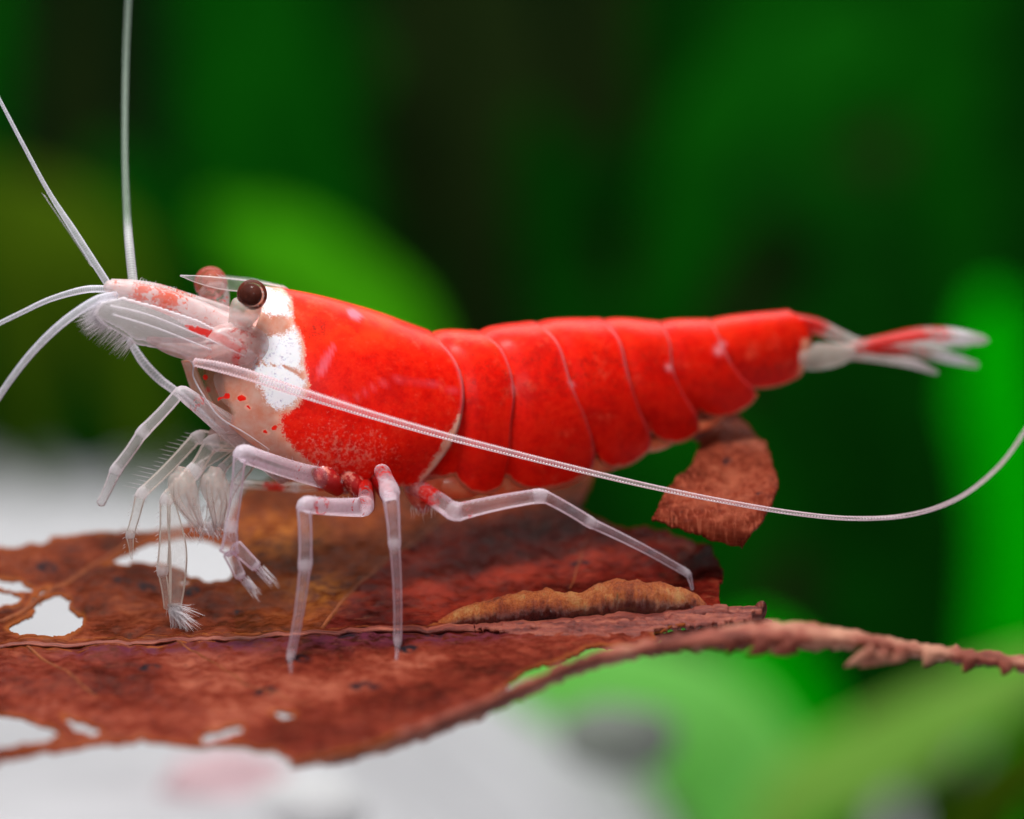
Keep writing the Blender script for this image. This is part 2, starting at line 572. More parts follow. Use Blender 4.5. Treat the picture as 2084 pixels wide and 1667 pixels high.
bd = mb.build('backdrop', mat_simple('backdrop', [(0.35, (0.004, 0.014, 0.003)), (0.6, (0.004, 0.05, 0.004)), (0.75, (0.015, 0.07, 0.006))], 0.013, 0.9, 0.0))
tag(bd, kind='structure')

# ------------------------------------------------------------------ blurred water plants behind
GREENS = {
    'vivid': [(0.3, (0.000, 0.62, 0.0)), (0.7, (0.001, 0.80, 0.0))],
    'bright': [(0.3, (0.050, 0.34, 0.002)), (0.7, (0.09, 0.52, 0.005))],
    'mid': [(0.3, (0.001, 0.075, 0.001)), (0.7, (0.004, 0.14, 0.002))],
    'deep': [(0.3, (0.001, 0.035, 0.001)), (0.7, (0.002, 0.075, 0.001))],
    'olive': [(0.3, (0.045, 0.095, 0.002)), (0.7, (0.08, 0.15, 0.003))],
    'brown': [(0.3, (0.009, 0.022, 0.004)), (0.7, (0.020, 0.038, 0.007))],
    'lime': [(0.3, (0.28, 0.60, 0.07)), (0.7, (0.36, 0.70, 0.12))],
    'sage': [(0.3, (0.24, 0.36, 0.18)), (0.7, (0.36, 0.46, 0.28))],
    'pale': [(0.3, (0.28, 0.90, 0.14)), (0.7, (0.38, 0.95, 0.24))],
}
GM = {k: mat_simple('plant_' + k, v, 0.12, 0.8, 0.2, 2, 0.03, 0.3) for k, v in GREENS.items()}


def blade(parent, path, width, y, green, ytip=None):
    """one broad water-plant leaf; path in photo positions from stalk to tip"""
    m = 26
    P2 = cr(path, m)
    y = 2.6 * y + 20
    ytip = y if ytip is None else ytip
    pts, ra = [], []
    for i, (px, py) in enumerate(P2):
        t = i / (m - 1)
        yy = y + (ytip - y) * t
        pts.append(W(px, py, yy))
        prof = min(1, 0.22 + 1.6 * t) * (math.sqrt(max(0, 1 - max(0, (t - 0.55) / 0.46) ** 2)))
        ra.append(max(0.02, width / 200 * (D + yy) / D * prof))
    mb = MB()
    mb.tube(pts, ra, [max(0.06, r * 0.10) for r in ra], n=14, side=Vector((0.2, 1, -0.6)).normalized())
    return mb.build('leaf_blade', GM[green], parent)


def plant(label, blades):
    y0 = 2.6 * blades[0][2] + 20
    base = W(blades[0][0][0][0], blades[0][0][0][1], y0)
    p = empty('water_plant', base, label, 'plant', 'water plants behind the leaf')
    for b in blades:
        blade(p, *b)
    return p


plant('tall vivid green water plant behind the antenna tip', [
    ([(2080, 1900), (2060, 1400), (2050, 1000), (2020, 600)], 230, 70, 'vivid'),
    ([(2150, 1900), (2150, 1200), (2120, 500), (2060, -150)], 200, 70, 'deep'),
])
plant('low plant with a pale lime leaf slanting under the leaf rim', [
    ([(1480, 1950), (1600, 1660), (1800, 1530), (2180, 1330)], 190, 30, 'lime'),
    ([(1850, 1980), (1950, 1720), (2040, 1600), (2200, 1480)], 150, 34, 'olive'),
    ([(1900, 1980), (2060, 1640), (2120, 1500), (2250, 1300)], 130, 42, 'mid'),
])
plant('plant with pale and vivid green leaves under the curled rim', [
    ([(1640, 1980), (1620, 1660), (1580, 1460), (1520, 1270)], 260, 42, 'vivid'),
    ([(1580, 2000), (1520, 1680), (1400, 1470), (940, 1300)], 300, 34, 'pale'),
    ([(1700, 1980), (1700, 1600), (1720, 1400), (1760, 1150)], 280, 60, 'deep'),
    ([(1520, 2050), (1450, 1760), (1380, 1620), (1230, 1520)], 200, 38, 'sage'),
])
plant('bushy deep green plant behind the tail fan', [
    ([(1700, 1800), (1680, 1300), (1700, 900), (1760, 500)], 420, 75, 'deep'),
    ([(1500, 1800), (1480, 1300), (1440, 1050), (1320, 760)], 300, 68, 'mid'),
    ([(1900, 1800), (1880, 1300), (1830, 900), (1740, 640)], 260, 66, 'deep'),
    ([(1330, 1800), (1300, 1300), (1250, 950), (1180, 600)], 360, 84, 'deep'),
    ([(1560, 1800), (1590, 1350), (1600, 1200), (1590, 1120)], 130, 64, 'brown'),
])
plant('tall plant with broad green tops above the tail', [
    ([(1500, 1500), (1520, 900), (1600, 300), (1640, -250)], 430, 110, 'mid'),
    ([(1850, 1500), (1880, 900), (1930, 350), (1900, -200)], 330, 105, 'mid'),
    ([(1400, 1400), (1480, 800), (1640, 480), (1840, 260)], 200, 92, 'brown'),
    ([(1360, 1400), (1330, 800), (1330, 300), (1380, -100)], 240, 120, 'deep'),
])
plant('dim brown green stems above the abdomen', [
    ([(1080, 1400), (1060, 800), (1010, 300), (980, -200)], 300, 100, 'brown'),
    ([(1150, 1300), (1150, 800), (1130, 500), (1080, 220)], 180, 95, 'deep'),
    ([(1230, 1300), (1200, 800), (1200, 300), (1240, -200)], 190, 110, 'brown'),
    ([(900, 1300), (920, 800), (880, 300), (860, -200)], 240, 118, 'brown'),
])
plant('bright green plant glowing behind the shrimp eyes', [
    ([(900, 1200), (830, 780), (690, 600), (500, 440)], 210, 82, 'bright'),
    ([(700, 1200), (650, 800), (570, 600), (430, 420)], 150, 83, 'bright'),
    ([(600, 1100), (600, 600), (540, 250), (470, -200)], 330, 85, 'mid'),
    ([(440, 1100), (450, 600), (430, 250), (400, -160)], 190, 90, 'mid'),
    ([(740, 1100), (720, 600), (680, 250), (690, -200)], 160, 95, 'deep'),
    ([(220, 1000), (190, 600), (160, 250), (160, -100)], 170, 112, 'brown'),
])
plant('leaning green plant high above the back', [
    ([(760, 900), (900, 560), (1060, 420), (1300, 330)], 230, 108, 'deep'),
    ([(1300, 900), (1180, 560), (1000, 240), (760, 60)], 190, 112, 'brown'),
    ([(1280, 800), (1420, 420), (1560, 180), (1800, 40)], 300, 98, 'mid'),
    ([(300, 800), (420, 420), (560, 200), (780, 120)], 260, 104, 'mid'),
    ([(1900, 900), (1820, 560), (1700, 420), (1480, 360)], 220, 90, 'deep'),
])
plant('olive green plant behind the feelers', [
    ([(320, 1000), (240, 640), (150, 500), (-80, 360)], 230, 78, 'olive'),
    ([(60, 1000), (60, 700), (40, 560), (-40, 420)], 200, 84, 'olive'),
    ([(330, 1000), (320, 700), (300, 480), (200, 300)], 150, 88, 'mid'),
    ([(-120, 900), (-90, 500), (-50, 200), (0, -100)], 150, 96, 'mid'),
])
plant('dark green plant low behind the mouthparts', [
    ([(150, 985), (180, 900), (260, 780), (300, 640)], 300, 98, 'deep'),
    ([(40, 980), (40, 900), (30, 800), (-40, 700)], 220, 100, 'deep'),
    ([(420, 985), (420, 900), (420, 800), (400, 650)], 240, 94, 'brown'),
])


def blob(px, py, y, r, col, label, flat=0.6):  # rounded lump standing in for a blurred patch on the sand
    c = W(px, py, y)
    bm = bmesh.new()
    bmesh.ops.create_icosphere(bm, subdivisions=3, radius=1)
    for v in bm.verts:
        k = 1 + 0.25 * mnoise.noise(v.co * 1.3 + Vector((px, py, 0)))
        v.co = Vector((v.co.x * r * k, v.co.y * r * k, v.co.z * r * flat * k))
    me = bpy.data.meshes.new('blob'); bm.to_mesh(me); bm.free()
    me.polygons.foreach_set('use_smooth', [True] * len(me.polygons))
    me.materials.append(mat_simple('blob_surface', [(0.3, tuple(x * 0.8 for x in col)), (0.7, col)], 1.5, 0.6))
    o = bpy.data.objects.new('blob', me); o.location = c; C.objects.link(o)
    return tag(o, label, 'blob', 'rounded blurs on the white sand')


blob(465, 1615, 30, 2.3, (0.93, 0.64, 0.69), 'pale pink pebble standing in for a blurred shrimp on the white sand under the leaf')
blob(620, 1650, 27, 1.8, (0.9, 0.9, 0.92), 'bright white pebble standing in for a white glow on the sand beside the pink one')
blob(1255, 1500, 48, 2.2, (0.30, 0.33, 0.29), 'dark grey pebble standing in for a dark blur on the sand beside the pale green leaf')

# ------------------------------------------------------------------ the dead leaf
MIDRIB = [(-120, 1316), (0, 1310), (250, 1301), (500, 1292), (650, 1283), (850, 1278), (1000, 1273), (1200, 1263), (1400, 1249), (1500, 1242), (1560, 1240)]
mx = np.array([p[0] for p in MIDRIB]); my = np.array([p[1] for p in MIDRIB])


def rib_y(px):
    return float(np.interp(px, mx, my))


def leaf_depth(px, py):
    m = rib_y(min(px, 1560))
    if py > m:
        return -1.0 - (py - m) * 0.0285
    d = m - py
    base = -1.0 + 0.026 * d + 0.5 * float(ss(0, 60, d)) * float(1 - ss(500, 900, px))
    tear = 1074 + (px - 1330) * 0.27
    if px > 1200 and py < tear:
        fl = 0.2 + 4.7 * float(ss(1095, 800, py)) - 0.3 * math.sin(math.pi * float(np.clip((py - 850) / 260, 0, 1)))
        k = float(ss(1215, 1335, px))
        base = base * (1 - k) + fl * k
    return base


def leaf_pt(px, py, lift=0.0):
    p = W(px, py, leaf_depth(px, py))
    wob = 0.10 * mnoise.noise((px / 90, py / 40, 2)) + 0.05 * mnoise.noise((px / 25, py / 14, 9))
    return p + Vector((0, -0.3, 1)) * (wob + lift)


far_poly = [(-120, 1330), (-120, 1128), (0, 1116), (98, 1104), (100, 1093), (190, 1090), (350, 1074), (460, 1072), (492, 1005), (560, 975),
            (800, 900), (1000, 860), (1250, 800), (1430, 780), (1490, 835), (1535, 880), (1562, 905), (1572, 945), (1586, 985), (1572, 1030),
            (1545, 1075), (1510, 1115), (1470, 1105), (1400, 1084), (1330, 1062), (1338, 1078), (1400, 1094), (1446, 1108), (1458, 1135), (1475, 1165),
            (1462, 1200), (1466, 1235), (1466, 1270), (1300, 1275), (1000, 1290), (650, 1300), (300, 1318)]
arch_hole = [(1215, 945), (1300, 900), (1400, 880), (1425, 900), (1408, 950), (1352, 1000), (1336, 1040), (1322, 1072), (1290, 1074), (1255, 1072), (1180, 1035), (1192, 1010), (1204, 985)]
tear_hole = [(1300, 1064), (1332, 1064), (1400, 1086), (1470, 1107), (1500, 1120), (1440, 1108), (1390, 1091), (1335, 1078)]
h1 = [(213, 1155), (250, 1130), (330, 1102), (370, 1096), (400, 1100), (470, 1112), (468, 1135), (476, 1165), (455, 1178), (420, 1184), (385, 1178), (372, 1160), (345, 1150), (300, 1143), (265, 1143), (262, 1152), (240, 1150)]
h2 = [(12, 1280), (60, 1252), (92, 1222), (118, 1213), (142, 1222), (140, 1240), (168, 1252), (165, 1275), (148, 1290), (95, 1300), (60, 1297), (30, 1290)]
h3 = [(-130, 1205), (20, 1205), (42, 1220), (38, 1232), (0, 1238), (-130, 1250)]
h4 = [(-130, 1184), (0, 1183), (45, 1186), (70, 1205), (40, 1206), (0, 1199), (-130, 1197)]
h5 = [(54, 1240), (85, 1205), (104, 1197), (106, 1204), (74, 1238), (58, 1244)]
h6 = [(365, 1185), (380, 1183), (384, 1190), (370, 1195)]
SPOTS = [(95, 1157, 26, 11), (248, 1188, 22, 8), (300, 1194, 26, 9), (392, 1207, 20, 10), (305, 1366, 26, 9), (706, 1300, 24, 7), (612, 1343, 24, 11), (830, 1325, 26, 8),
         (487, 1245, 14, 6), (150, 1120, 22, 6), (880, 1290, 30, 6), (640, 1180, 16, 6), (1180, 1150, 24, 8), (1330, 1130, 20, 7), (1480, 940, 12, 8), (1545, 1010, 8, 6), (540, 1410, 30, 8), (740, 1400, 40, 8)]


def a_spot(P, F):
    s = np.zeros(len(P))
    for x, y, a, b in SPOTS:
        s = np.maximum(s, np.exp(-(((P[:, 0] - x) / a) ** 2 + ((P[:, 1] - y) / b) ** 2)))
        s -= 0.75 * np.exp(-(((P[:, 0] - x - 2) / (a * 0.35)) ** 2 + ((P[:, 1] - y - 1) / (b * 0.4)) ** 2))
    return s


def a_maroon_shadow(P, F):  # maroon pigment area, with the shrimp's cast shadow painted into its dark tone
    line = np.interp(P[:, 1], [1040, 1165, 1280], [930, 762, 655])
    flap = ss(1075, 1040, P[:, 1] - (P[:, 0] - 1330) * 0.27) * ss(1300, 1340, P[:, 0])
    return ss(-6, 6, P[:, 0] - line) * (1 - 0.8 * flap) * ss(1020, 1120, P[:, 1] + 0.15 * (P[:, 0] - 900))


leaf = empty('dead_leaf', leaf_pt(700, 1300), 'torn brown dead leaf with holes, lying under the red shrimp', 'leaf')
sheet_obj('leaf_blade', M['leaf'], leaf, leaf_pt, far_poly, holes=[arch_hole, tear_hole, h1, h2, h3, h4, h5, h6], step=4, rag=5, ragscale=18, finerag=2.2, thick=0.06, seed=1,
          attrs={'spot': a_spot, 'maroon_shadow': a_maroon_shadow,
                 'flap': lambda P, F: ss(1078, 1060, P[:, 1] - (P[:, 0] - 1330) * 0.27) * ss(1300, 1340, P[:, 0]),
                 'edge': lambda P, F: np.clip(1 - F / 9, 0, 1) * (P[:, 0] < 520),
                 'near': lambda P, F: 0.75 * ss(1075, 1040, P[:, 1] - (P[:, 0] - 1330) * 0.27) * ss(1300, 1340, P[:, 0]) + 0.35 * (P[:, 0] < 480),
                 'painted_glow': lambda P, F: np.exp(-(((P[:, 0] - 650) / 45) ** 2 + ((P[:, 1] - 1205) / 26) ** 2)) + 0.5 * np.exp(-(((P[:, 0] - 560) / 90) ** 2 + ((P[:, 1] - 1090) / 40) ** 2))})
near_poly = [(-120, 1312), (0, 1306), (250, 1297), (500, 1288), (650, 1280), (850, 1275), (1000, 1270), (1300, 1262), (1480, 1258), (1400, 1276), (1325, 1284), (1336, 1296),
             (1300, 1312), (1210, 1320), (1150, 1335), (1108, 1352), (1060, 1378), (1020, 1405), (985, 1436), (900, 1470), (760, 1520), (605, 1554), (560, 1532), (480, 1521), (300, 1513), (140, 1520), (0, 1555), (-120, 1585)]
n1 = [(-140, 1452), (0, 1456), (50, 1462), (100, 1482), (126, 1500), (100, 1511), (0, 1528), (-140, 1550)]
n2 = [(126, 1460), (150, 1470), (206, 1488), (190, 1494), (150, 1488)]
n3 = [(402, 1500), (430, 1488), (480, 1484), (495, 1490), (460, 1502), (420, 1506)]
n4 = [(370, 1447), (410, 1436), (440, 1426), (420, 1438), (390, 1450)]
n5 = [(550, 1454), (572, 1447), (602, 1450), (596, 1458), (570, 1462)]
n6 = [(770, 1412), (800, 1402), (832, 1400), (810, 1412), (780, 1420)]


def a_purple(P, F):
    d = P[:, 1] - np.interp(P[:, 0], mx, my)
    return np.exp(-((d - 22) / 14) ** 2) * ss(60, 200, P[:, 0]) * ss(1200, 900, P[:, 0])


sheet_obj('leaf_blade', M['leaf'], leaf, leaf_pt, near_poly, holes=[n1, n2, n3, n5], step=4, rag=4, ragscale=24, finerag=1.5, thick=0.06, seed=5,
          attrs={'spot': a_spot, 'near': lambda P, F: 0.35 + 0.65 * ss(0, 45, P[:, 1] - np.interp(P[:, 0], mx, my)), 'purple': a_purple, 'edge': lambda P, F: np.clip(1 - F / 8, 0, 1) * 0.8})

# midrib and veins
P2 = cr(MIDRIB, 200)
mb = MB()
pts, ra = [], []
for i, (px, py) in enumerate(P2):
    px = min(px, 1545 - 0.0 * i)
    pts.append(leaf_pt(px, py + 4, -0.02) + Vector((0, -0.05, 0)))
    r = np.interp(px, [-120, 300, 700, 1000, 1250, 1480, 1545], [0.045, 0.045, 0.06, 0.11, 0.17, 0.19, 0.13])
    ra.append(r * (1 + 0.25 * mnoise.noise((px / 30, 1, 0)) + 0.15 * mnoise.noise((px / 9, 4, 0))))
mb.tube(pts, ra, [max(0.26, r * 1.6) for r in ra], n=16, side=Vector((0, 1, 0)))
mb.build('midrib', M['rib'], leaf)


def vein(path, r0, r1, lift=0.01, mat='vein'):
    Q = cr(path, 30)
    m = MB()
    m.tube([leaf_pt(px + 1.5 * mnoise.noise((px / 20, py / 20, 0)), py, lift) for px, py in Q], np.linspace(r0, r1, 30), n=8, side=Vector((0, 1, 0)))
    m.build('vein', M[mat], leaf)


vein([(655, 1280), (700, 1225), (770, 1160), (840, 1105), (920, 1050)], 0.05, 0.035)
vein([(0, 1272), (60, 1238), (115, 1198), (180, 1160), (260, 1112), (330, 1088)], 0.075, 0.05)
vein([(1160, 1200), (1175, 1160), (1192, 1110), (1210, 1085)], 0.03, 0.02)
vein([(880, 1240), (960, 1205), (1020, 1150)], 0.018, 0.012)
vein([(55, 1320), (120, 1365), (200, 1420)], 0.05, 0.03)
vein([(360, 1310), (430, 1350), (520, 1400), (640, 1440)], 0.04, 0.025)
for k in range(7):
    x0 = 90 + 150 * k
    vein([(x0, rib_y(x0) + 6), (x0 + 60, rib_y(x0) + 34), (x0 + 130, rib_y(x0) + 62), (x0 + 190, rib_y(x0) + 104)], 0.03, 0.012, 0.0)
for x0, x1, y1 in ((250, 330, 1215), (420, 520, 1190), (540, 640, 1130), (930, 985, 1150), (1030, 1080, 1110), (1290, 1340, 1110)):
    vein([(x0, rib_y(x0) - 8), ((x0 + x1) / 2 - 8, (rib_y(x0) + y1) / 2), (x1, y1)], 0.02, 0.010, 0.0)
vein([(-80, 1470), (-80, 1535), (60, 1525), (140, 1508), (300, 1500)], 0.05, 0.04)

# torn layer below the midrib and the thin dark under-layer
strip = [(960, 1276), (1100, 1272), (1300, 1262), (1500, 1246), (1536, 1246), (1532, 1262), (1470, 1272), (1400, 1276), (1330, 1284), (1338, 1300), (1300, 1306), (1180, 1308), (1080, 1300)]


def strip_pt(px, py):
    return W(px, py, -1.45 - (py - rib_y(px)) * 0.012) + Vector((0, 0.06 * mnoise.noise((px / 12, py / 8, 3)), 0.05 * mnoise.noise((px / 20, py / 6, 0))))


sheet_obj('torn_strip', M['rib'], leaf, strip_pt, strip, step=3.5, rag=7, ragscale=9, finerag=4, thick=0.10, seed=9)
under = [(1180, 1306), (1330, 1292), (1450, 1276), (1545, 1256), (1575, 1266), (1500, 1284), (1420, 1296), (1340, 1304), (1240, 1322)]
sheet_obj('torn_strip', M['rib'], leaf, lambda px, py: W(px, py, -0.9 + (py - 1280) * 0.01), under, step=3.5, rag=4, ragscale=10, finerag=3, thick=0.06, seed=12)
# curled near rim running off past the frame
RIM = np.array([(590, 1556, 6, -8.2), (700, 1536, 16, -7.8), (820, 1502, 18, -7.3), (950, 1455, 20, -6.8), (1080, 1398, 20, -6.4), (1190, 1352, 18, -6.2), (1320, 1318, 17, -6.0), (1450, 1300, 22, -5.8),
                (1560, 1293, 30, -5.6), (1660, 1296, 28, -5.3), (1760, 1304, 18, -5.0), (1860, 1322, 15, -4.6), (1980, 1338, 16, -4.2), (2130, 1358, 16, -4.0)], float)
RS = cr(RIM, 60)
RS[:, 2] *= 0.82
rim_poly = [(a, b - h) for a, b, h, _ in RS] + [(a, b + h) for a, b, h, _ in RS[::-1]]
rim_poly += []


def rim_pt(px, py):
    c = np.interp(px, RS[:, 0], RS[:, 1]); h = np.interp(px, RS[:, 0], RS[:, 2]); y = np.interp(px, RS[:, 0], RS[:, 3])
    k = (py - c) / h
    return W(px, py, y + 0.5 * k * k + 0.35 * k * (1 - 2 * float(ss(1150, 1420, px)))) + Vector((0, 0.06 * mnoise.noise((px / 14, py / 9, 1)), 0))


sheet_obj('curled_rim', M['rim'], leaf, rim_pt, rim_poly, step=4, rag=8, ragscale=22, finerag=3, thick=0.07, seed=21)
for i, (px, py, dx, dy) in enumerate([(1480, 1322, 14, 22), (1520, 1330, 40, 8), (1570, 1330, 50, -4), (1720, 1345, 60, -28), (1750, 1350, 60, -20), (1810, 1345, 30, 14), (1880, 1350, 16, 14), (1960, 1362, 14, 14), (2040, 1370, 10, 12)]):
    m = MB()
    y = float(np.interp(px, RS[:, 0], RS[:, 3])) - 0.1
    q = [W(px + dx * 1.0, py - 18 + 0 * dy, y), W(px + dx * 0.5, py - 6, y), W(px, py + abs(dy) * 0.4, y)]
    m.tube([q[0], q[1], q[2]], [0.16, 0.11, 0.02], [0.06, 0.05, 0.02], n=8, side=Vector((0, 1, 0)))
    m.build('torn_tooth', M['rim'], leaf)
# orange crumpled fold lying along the midrib
top = np.array([(892, 1262), (930, 1240), (980, 1222), (1060, 1204), (1100, 1200), (1150, 1206), (1185, 1205), (1215, 1192), (1250, 1181), (1300, 1180), (1350, 1188), (1385, 1194), (1420, 1210), (1438, 1230)], float)
bot = np.array([(892, 1278), (1100, 1266), (1438, 1244)], float)
mb = MB(); vs = []; fs = []; low = []
nn, mm = 240, 36
for i in range(nn):
    px = 892 + (1438 - 892) * i / (nn - 1)
    tp = np.interp(px, top[:, 0], top[:, 1]); bt = np.interp(px, bot[:, 0], bot[:, 1]) + 8
    c = (tp + bt) / 2; h = (bt - tp) / 2
    for j in range(mm):
        a = 2 * math.pi * j / mm
        k = 1 + 0.16 * mnoise.noise((px / 20, math.cos(a) * 0.6, math.sin(a))) + 0.09 * mnoise.noise((px / 9, math.cos(a) * 1.5, math.sin(a) * 3)) + 0.05 * mnoise.noise((px / 3.5, math.cos(a) * 5, math.sin(a) * 5))
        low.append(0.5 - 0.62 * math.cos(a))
        vs.append(W(px, c - h * math.cos(a) * k, -0.75 - 0.62 * h / 45 * math.sin(a) * k))
for i in range(nn - 1):
    for j in range(mm):
        fs.append((i * mm + j, i * mm + (j + 1) % mm, (i + 1) * mm + (j + 1) % mm, (i + 1) * mm + j))
fs += [tuple(range(mm)), tuple(range((nn - 1) * mm, nn * mm))]
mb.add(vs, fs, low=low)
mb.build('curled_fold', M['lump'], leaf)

# ------------------------------------------------------------------ the shrimp
shrimp = empty('shrimp', W(700, 1300, -1), 'red shrimp with white cheek patches and glassy legs standing on the dead leaf', 'shrimp')
NV, NB = 46, 7
a = np.linspace(0, 1, NV)
S = np.where(a < 0.6, 0.55 * (1 - np.cos(np.clip(a / 0.6, 0, 1) * math.pi / 2)), 0.55 + 0.45 * (a - 0.6) / 0.4)
PROF = np.where(S < 0.55, np.sqrt(np.clip(1 - (1 - S / 0.55) ** 2, 0, 1)), 1 - 0.32 * ((S - 0.55) / 0.45) ** 2)

car = [([(540, 582), (532, 630), (508, 685), (450, 722), (392, 742)], 0.72),
       ([(590, 589), (606, 660), (590, 740), (520, 810), (440, 838)], 1.00),
       ([(668, 605), (705, 710), (690, 830), (620, 905), (545, 925)], 1.24),
       ([(775, 636), (830, 735), (828, 850), (770, 940), (690, 985)], 1.34),
       ([(875, 675), (926, 735), (944, 800), (930, 880), (890, 945), (850, 988)], 1.26)]
segs = [
    ([(880, 676), (930, 735), (947, 800), (945, 875), (938, 935), (928, 972)], [(975, 675), (1022, 715), (1046, 790), (1040, 865), (1036, 925), (1024, 974)], (980, 1003), 1.2, 1.2),
    ([(978, 674), (1026, 715), (1050, 790), (1046, 870), (1043, 935), (1040, 978)], [(1090, 656), (1136, 700), (1164, 785), (1194, 855), (1210, 910), (1208, 946)], (1122, 991), 1.2, 1.24),
    ([(1094, 655), (1140, 700), (1168, 785), (1198, 855), (1212, 900), (1220, 930)], [(1225, 649), (1262, 695), (1280, 765), (1301, 830), (1322, 880), (1325, 906)], (1266, 948), 1.2, 1.1),
    ([(1229, 648), (1266, 695), (1284, 765), (1304, 826), (1320, 860), (1331, 882)], [(1342, 655), (1364, 695), (1370, 750), (1390, 800), (1416, 842), (1424, 868)], (1380, 899), 1.06, 0.95),
    ([(1346, 654), (1368, 695), (1374, 750), (1394, 796), (1414, 820), (1430, 834)], [(1445, 650), (1466, 690), (1484, 730), (1507, 765), (1532, 788), (1538, 804)], (1486, 843), 0.92, 0.8),
    ([(1449, 649), (1470, 690), (1488, 727), (1500, 748), (1509, 766), (1514, 784)], [(1606, 632), (1636, 655), (1648, 690), (1645, 720), (1638, 745), (1634, 757)], (1575, 786), 0.74, 0.5),
]
cols = []      # (px,py)[NV], lateral[NV], inset, plate, u
cc = np.array([resample(c, S) for c, w in car])            # 5 x NV x 2
ww = np.array([w for c, w in car])
NC = 84
ccI = cr(cc.reshape(5, -1), NC).reshape(NC, NV, 2)
wwI = cr(ww[:, None], NC)[:, 0]
f0 = ccI[0].copy()
ctr = np.array([505, 672])
for k, (q, sh) in enumerate(((0.25, 10), (0.55, 8), (0.8, 5), (0.93, 4))):
    cols.append((ctr + (f0 - ctr) * q + np.array([sh * 2, 0]), PROF * wwI[0] * (0.25 + 0.72 * q), 0.0, -1, q))
for i in range(NC):
    u = i / (NC - 1)
    cols.append((ccI[i], PROF * wwI[i], -0.012 * float(ss(0.85, 1, u)), 0, u))
for k, (fr, re, mid, w0, w1) in enumerate(segs):
    prev = cols[-1]
    cols.append((prev[0] - np.array([3, 0]), prev[1], 0.02, k, 1.0))
    cols.append((prev[0] - np.array([7, 0]), prev[1], 0.032, k, 0.9))
    F0, R0 = resample(fr, S), resample(re, S)
    n = 34 if k == 5 else 28
    off = np.array(mid) - (F0[-1] + R0[-1]) / 2
    for i in range(n):
        u = i / (n - 1)
        c = F0 * (1 - u) + R0 * u
        # rounded lobe at the bottom
        c = c + (4 * u * (1 - u)) ** 0.5 * (S ** 5)[:, None] * off
        ins = 0.032 * (1 - float(ss(0, 0.30, u))) - 0.030 * math.sin(math.pi * u) - 0.012 * float(ss(0.8, 1, u))
        cols.append((c, PROF * (w0 * (1 - u) + w1 * u), ins, k + 1, u))
# close the tail end
last = cols[-1]
tc_ = last[0].mean(0)
for q in (0.8, 0.45):
    cols.append((tc_ + (last[0] - tc_) * q + np.array([8 * (1 - q) * 3, 0]), last[1] * q, 0.0, 7, 1.0))

WH1 = [(542, 586), (572, 594), (588, 612), (592, 645), (574, 640), (552, 642), (534, 632), (536, 606)]
WH2 = [(534, 684), (556, 682), (578, 680), (598, 664), (608, 686), (616, 712), (612, 742), (624, 776), (614, 806), (592, 826), (568, 834), (544, 820), (532, 796), (522, 768), (514, 746), (530, 730)]
RED = [(558, 570), (594, 612), (595, 655), (616, 690), (620, 750), (630, 790), (604, 828), (570, 848), (572, 880), (600, 915), (640, 950), (700, 975), (760, 985), (860, 990), (1000, 1100), (1700, 1100), (1700, 500), (558, 500)]
PALELINE = [(945, 845), (925, 890), (900, 935), (868, 985)]
GLASS = [(380, 730), (452, 745), (462, 800), (476, 842), (470, 880), (380, 840)]
DOTS = [(1046, 792, 5), (1163, 782, 5), (1361, 748, 6), (1462, 714, 8), (1470, 700, 6)]
CRACK = [(505, 736), (548, 742), (580, 746), (606, 760), (630, 775)]
ring_v = []; A = {k: [] for k in ('red', 'white', 'speck', 'seam', 'glass', 'dusk', 'blot', 'tint', 'abd')}
NR = NV + NB
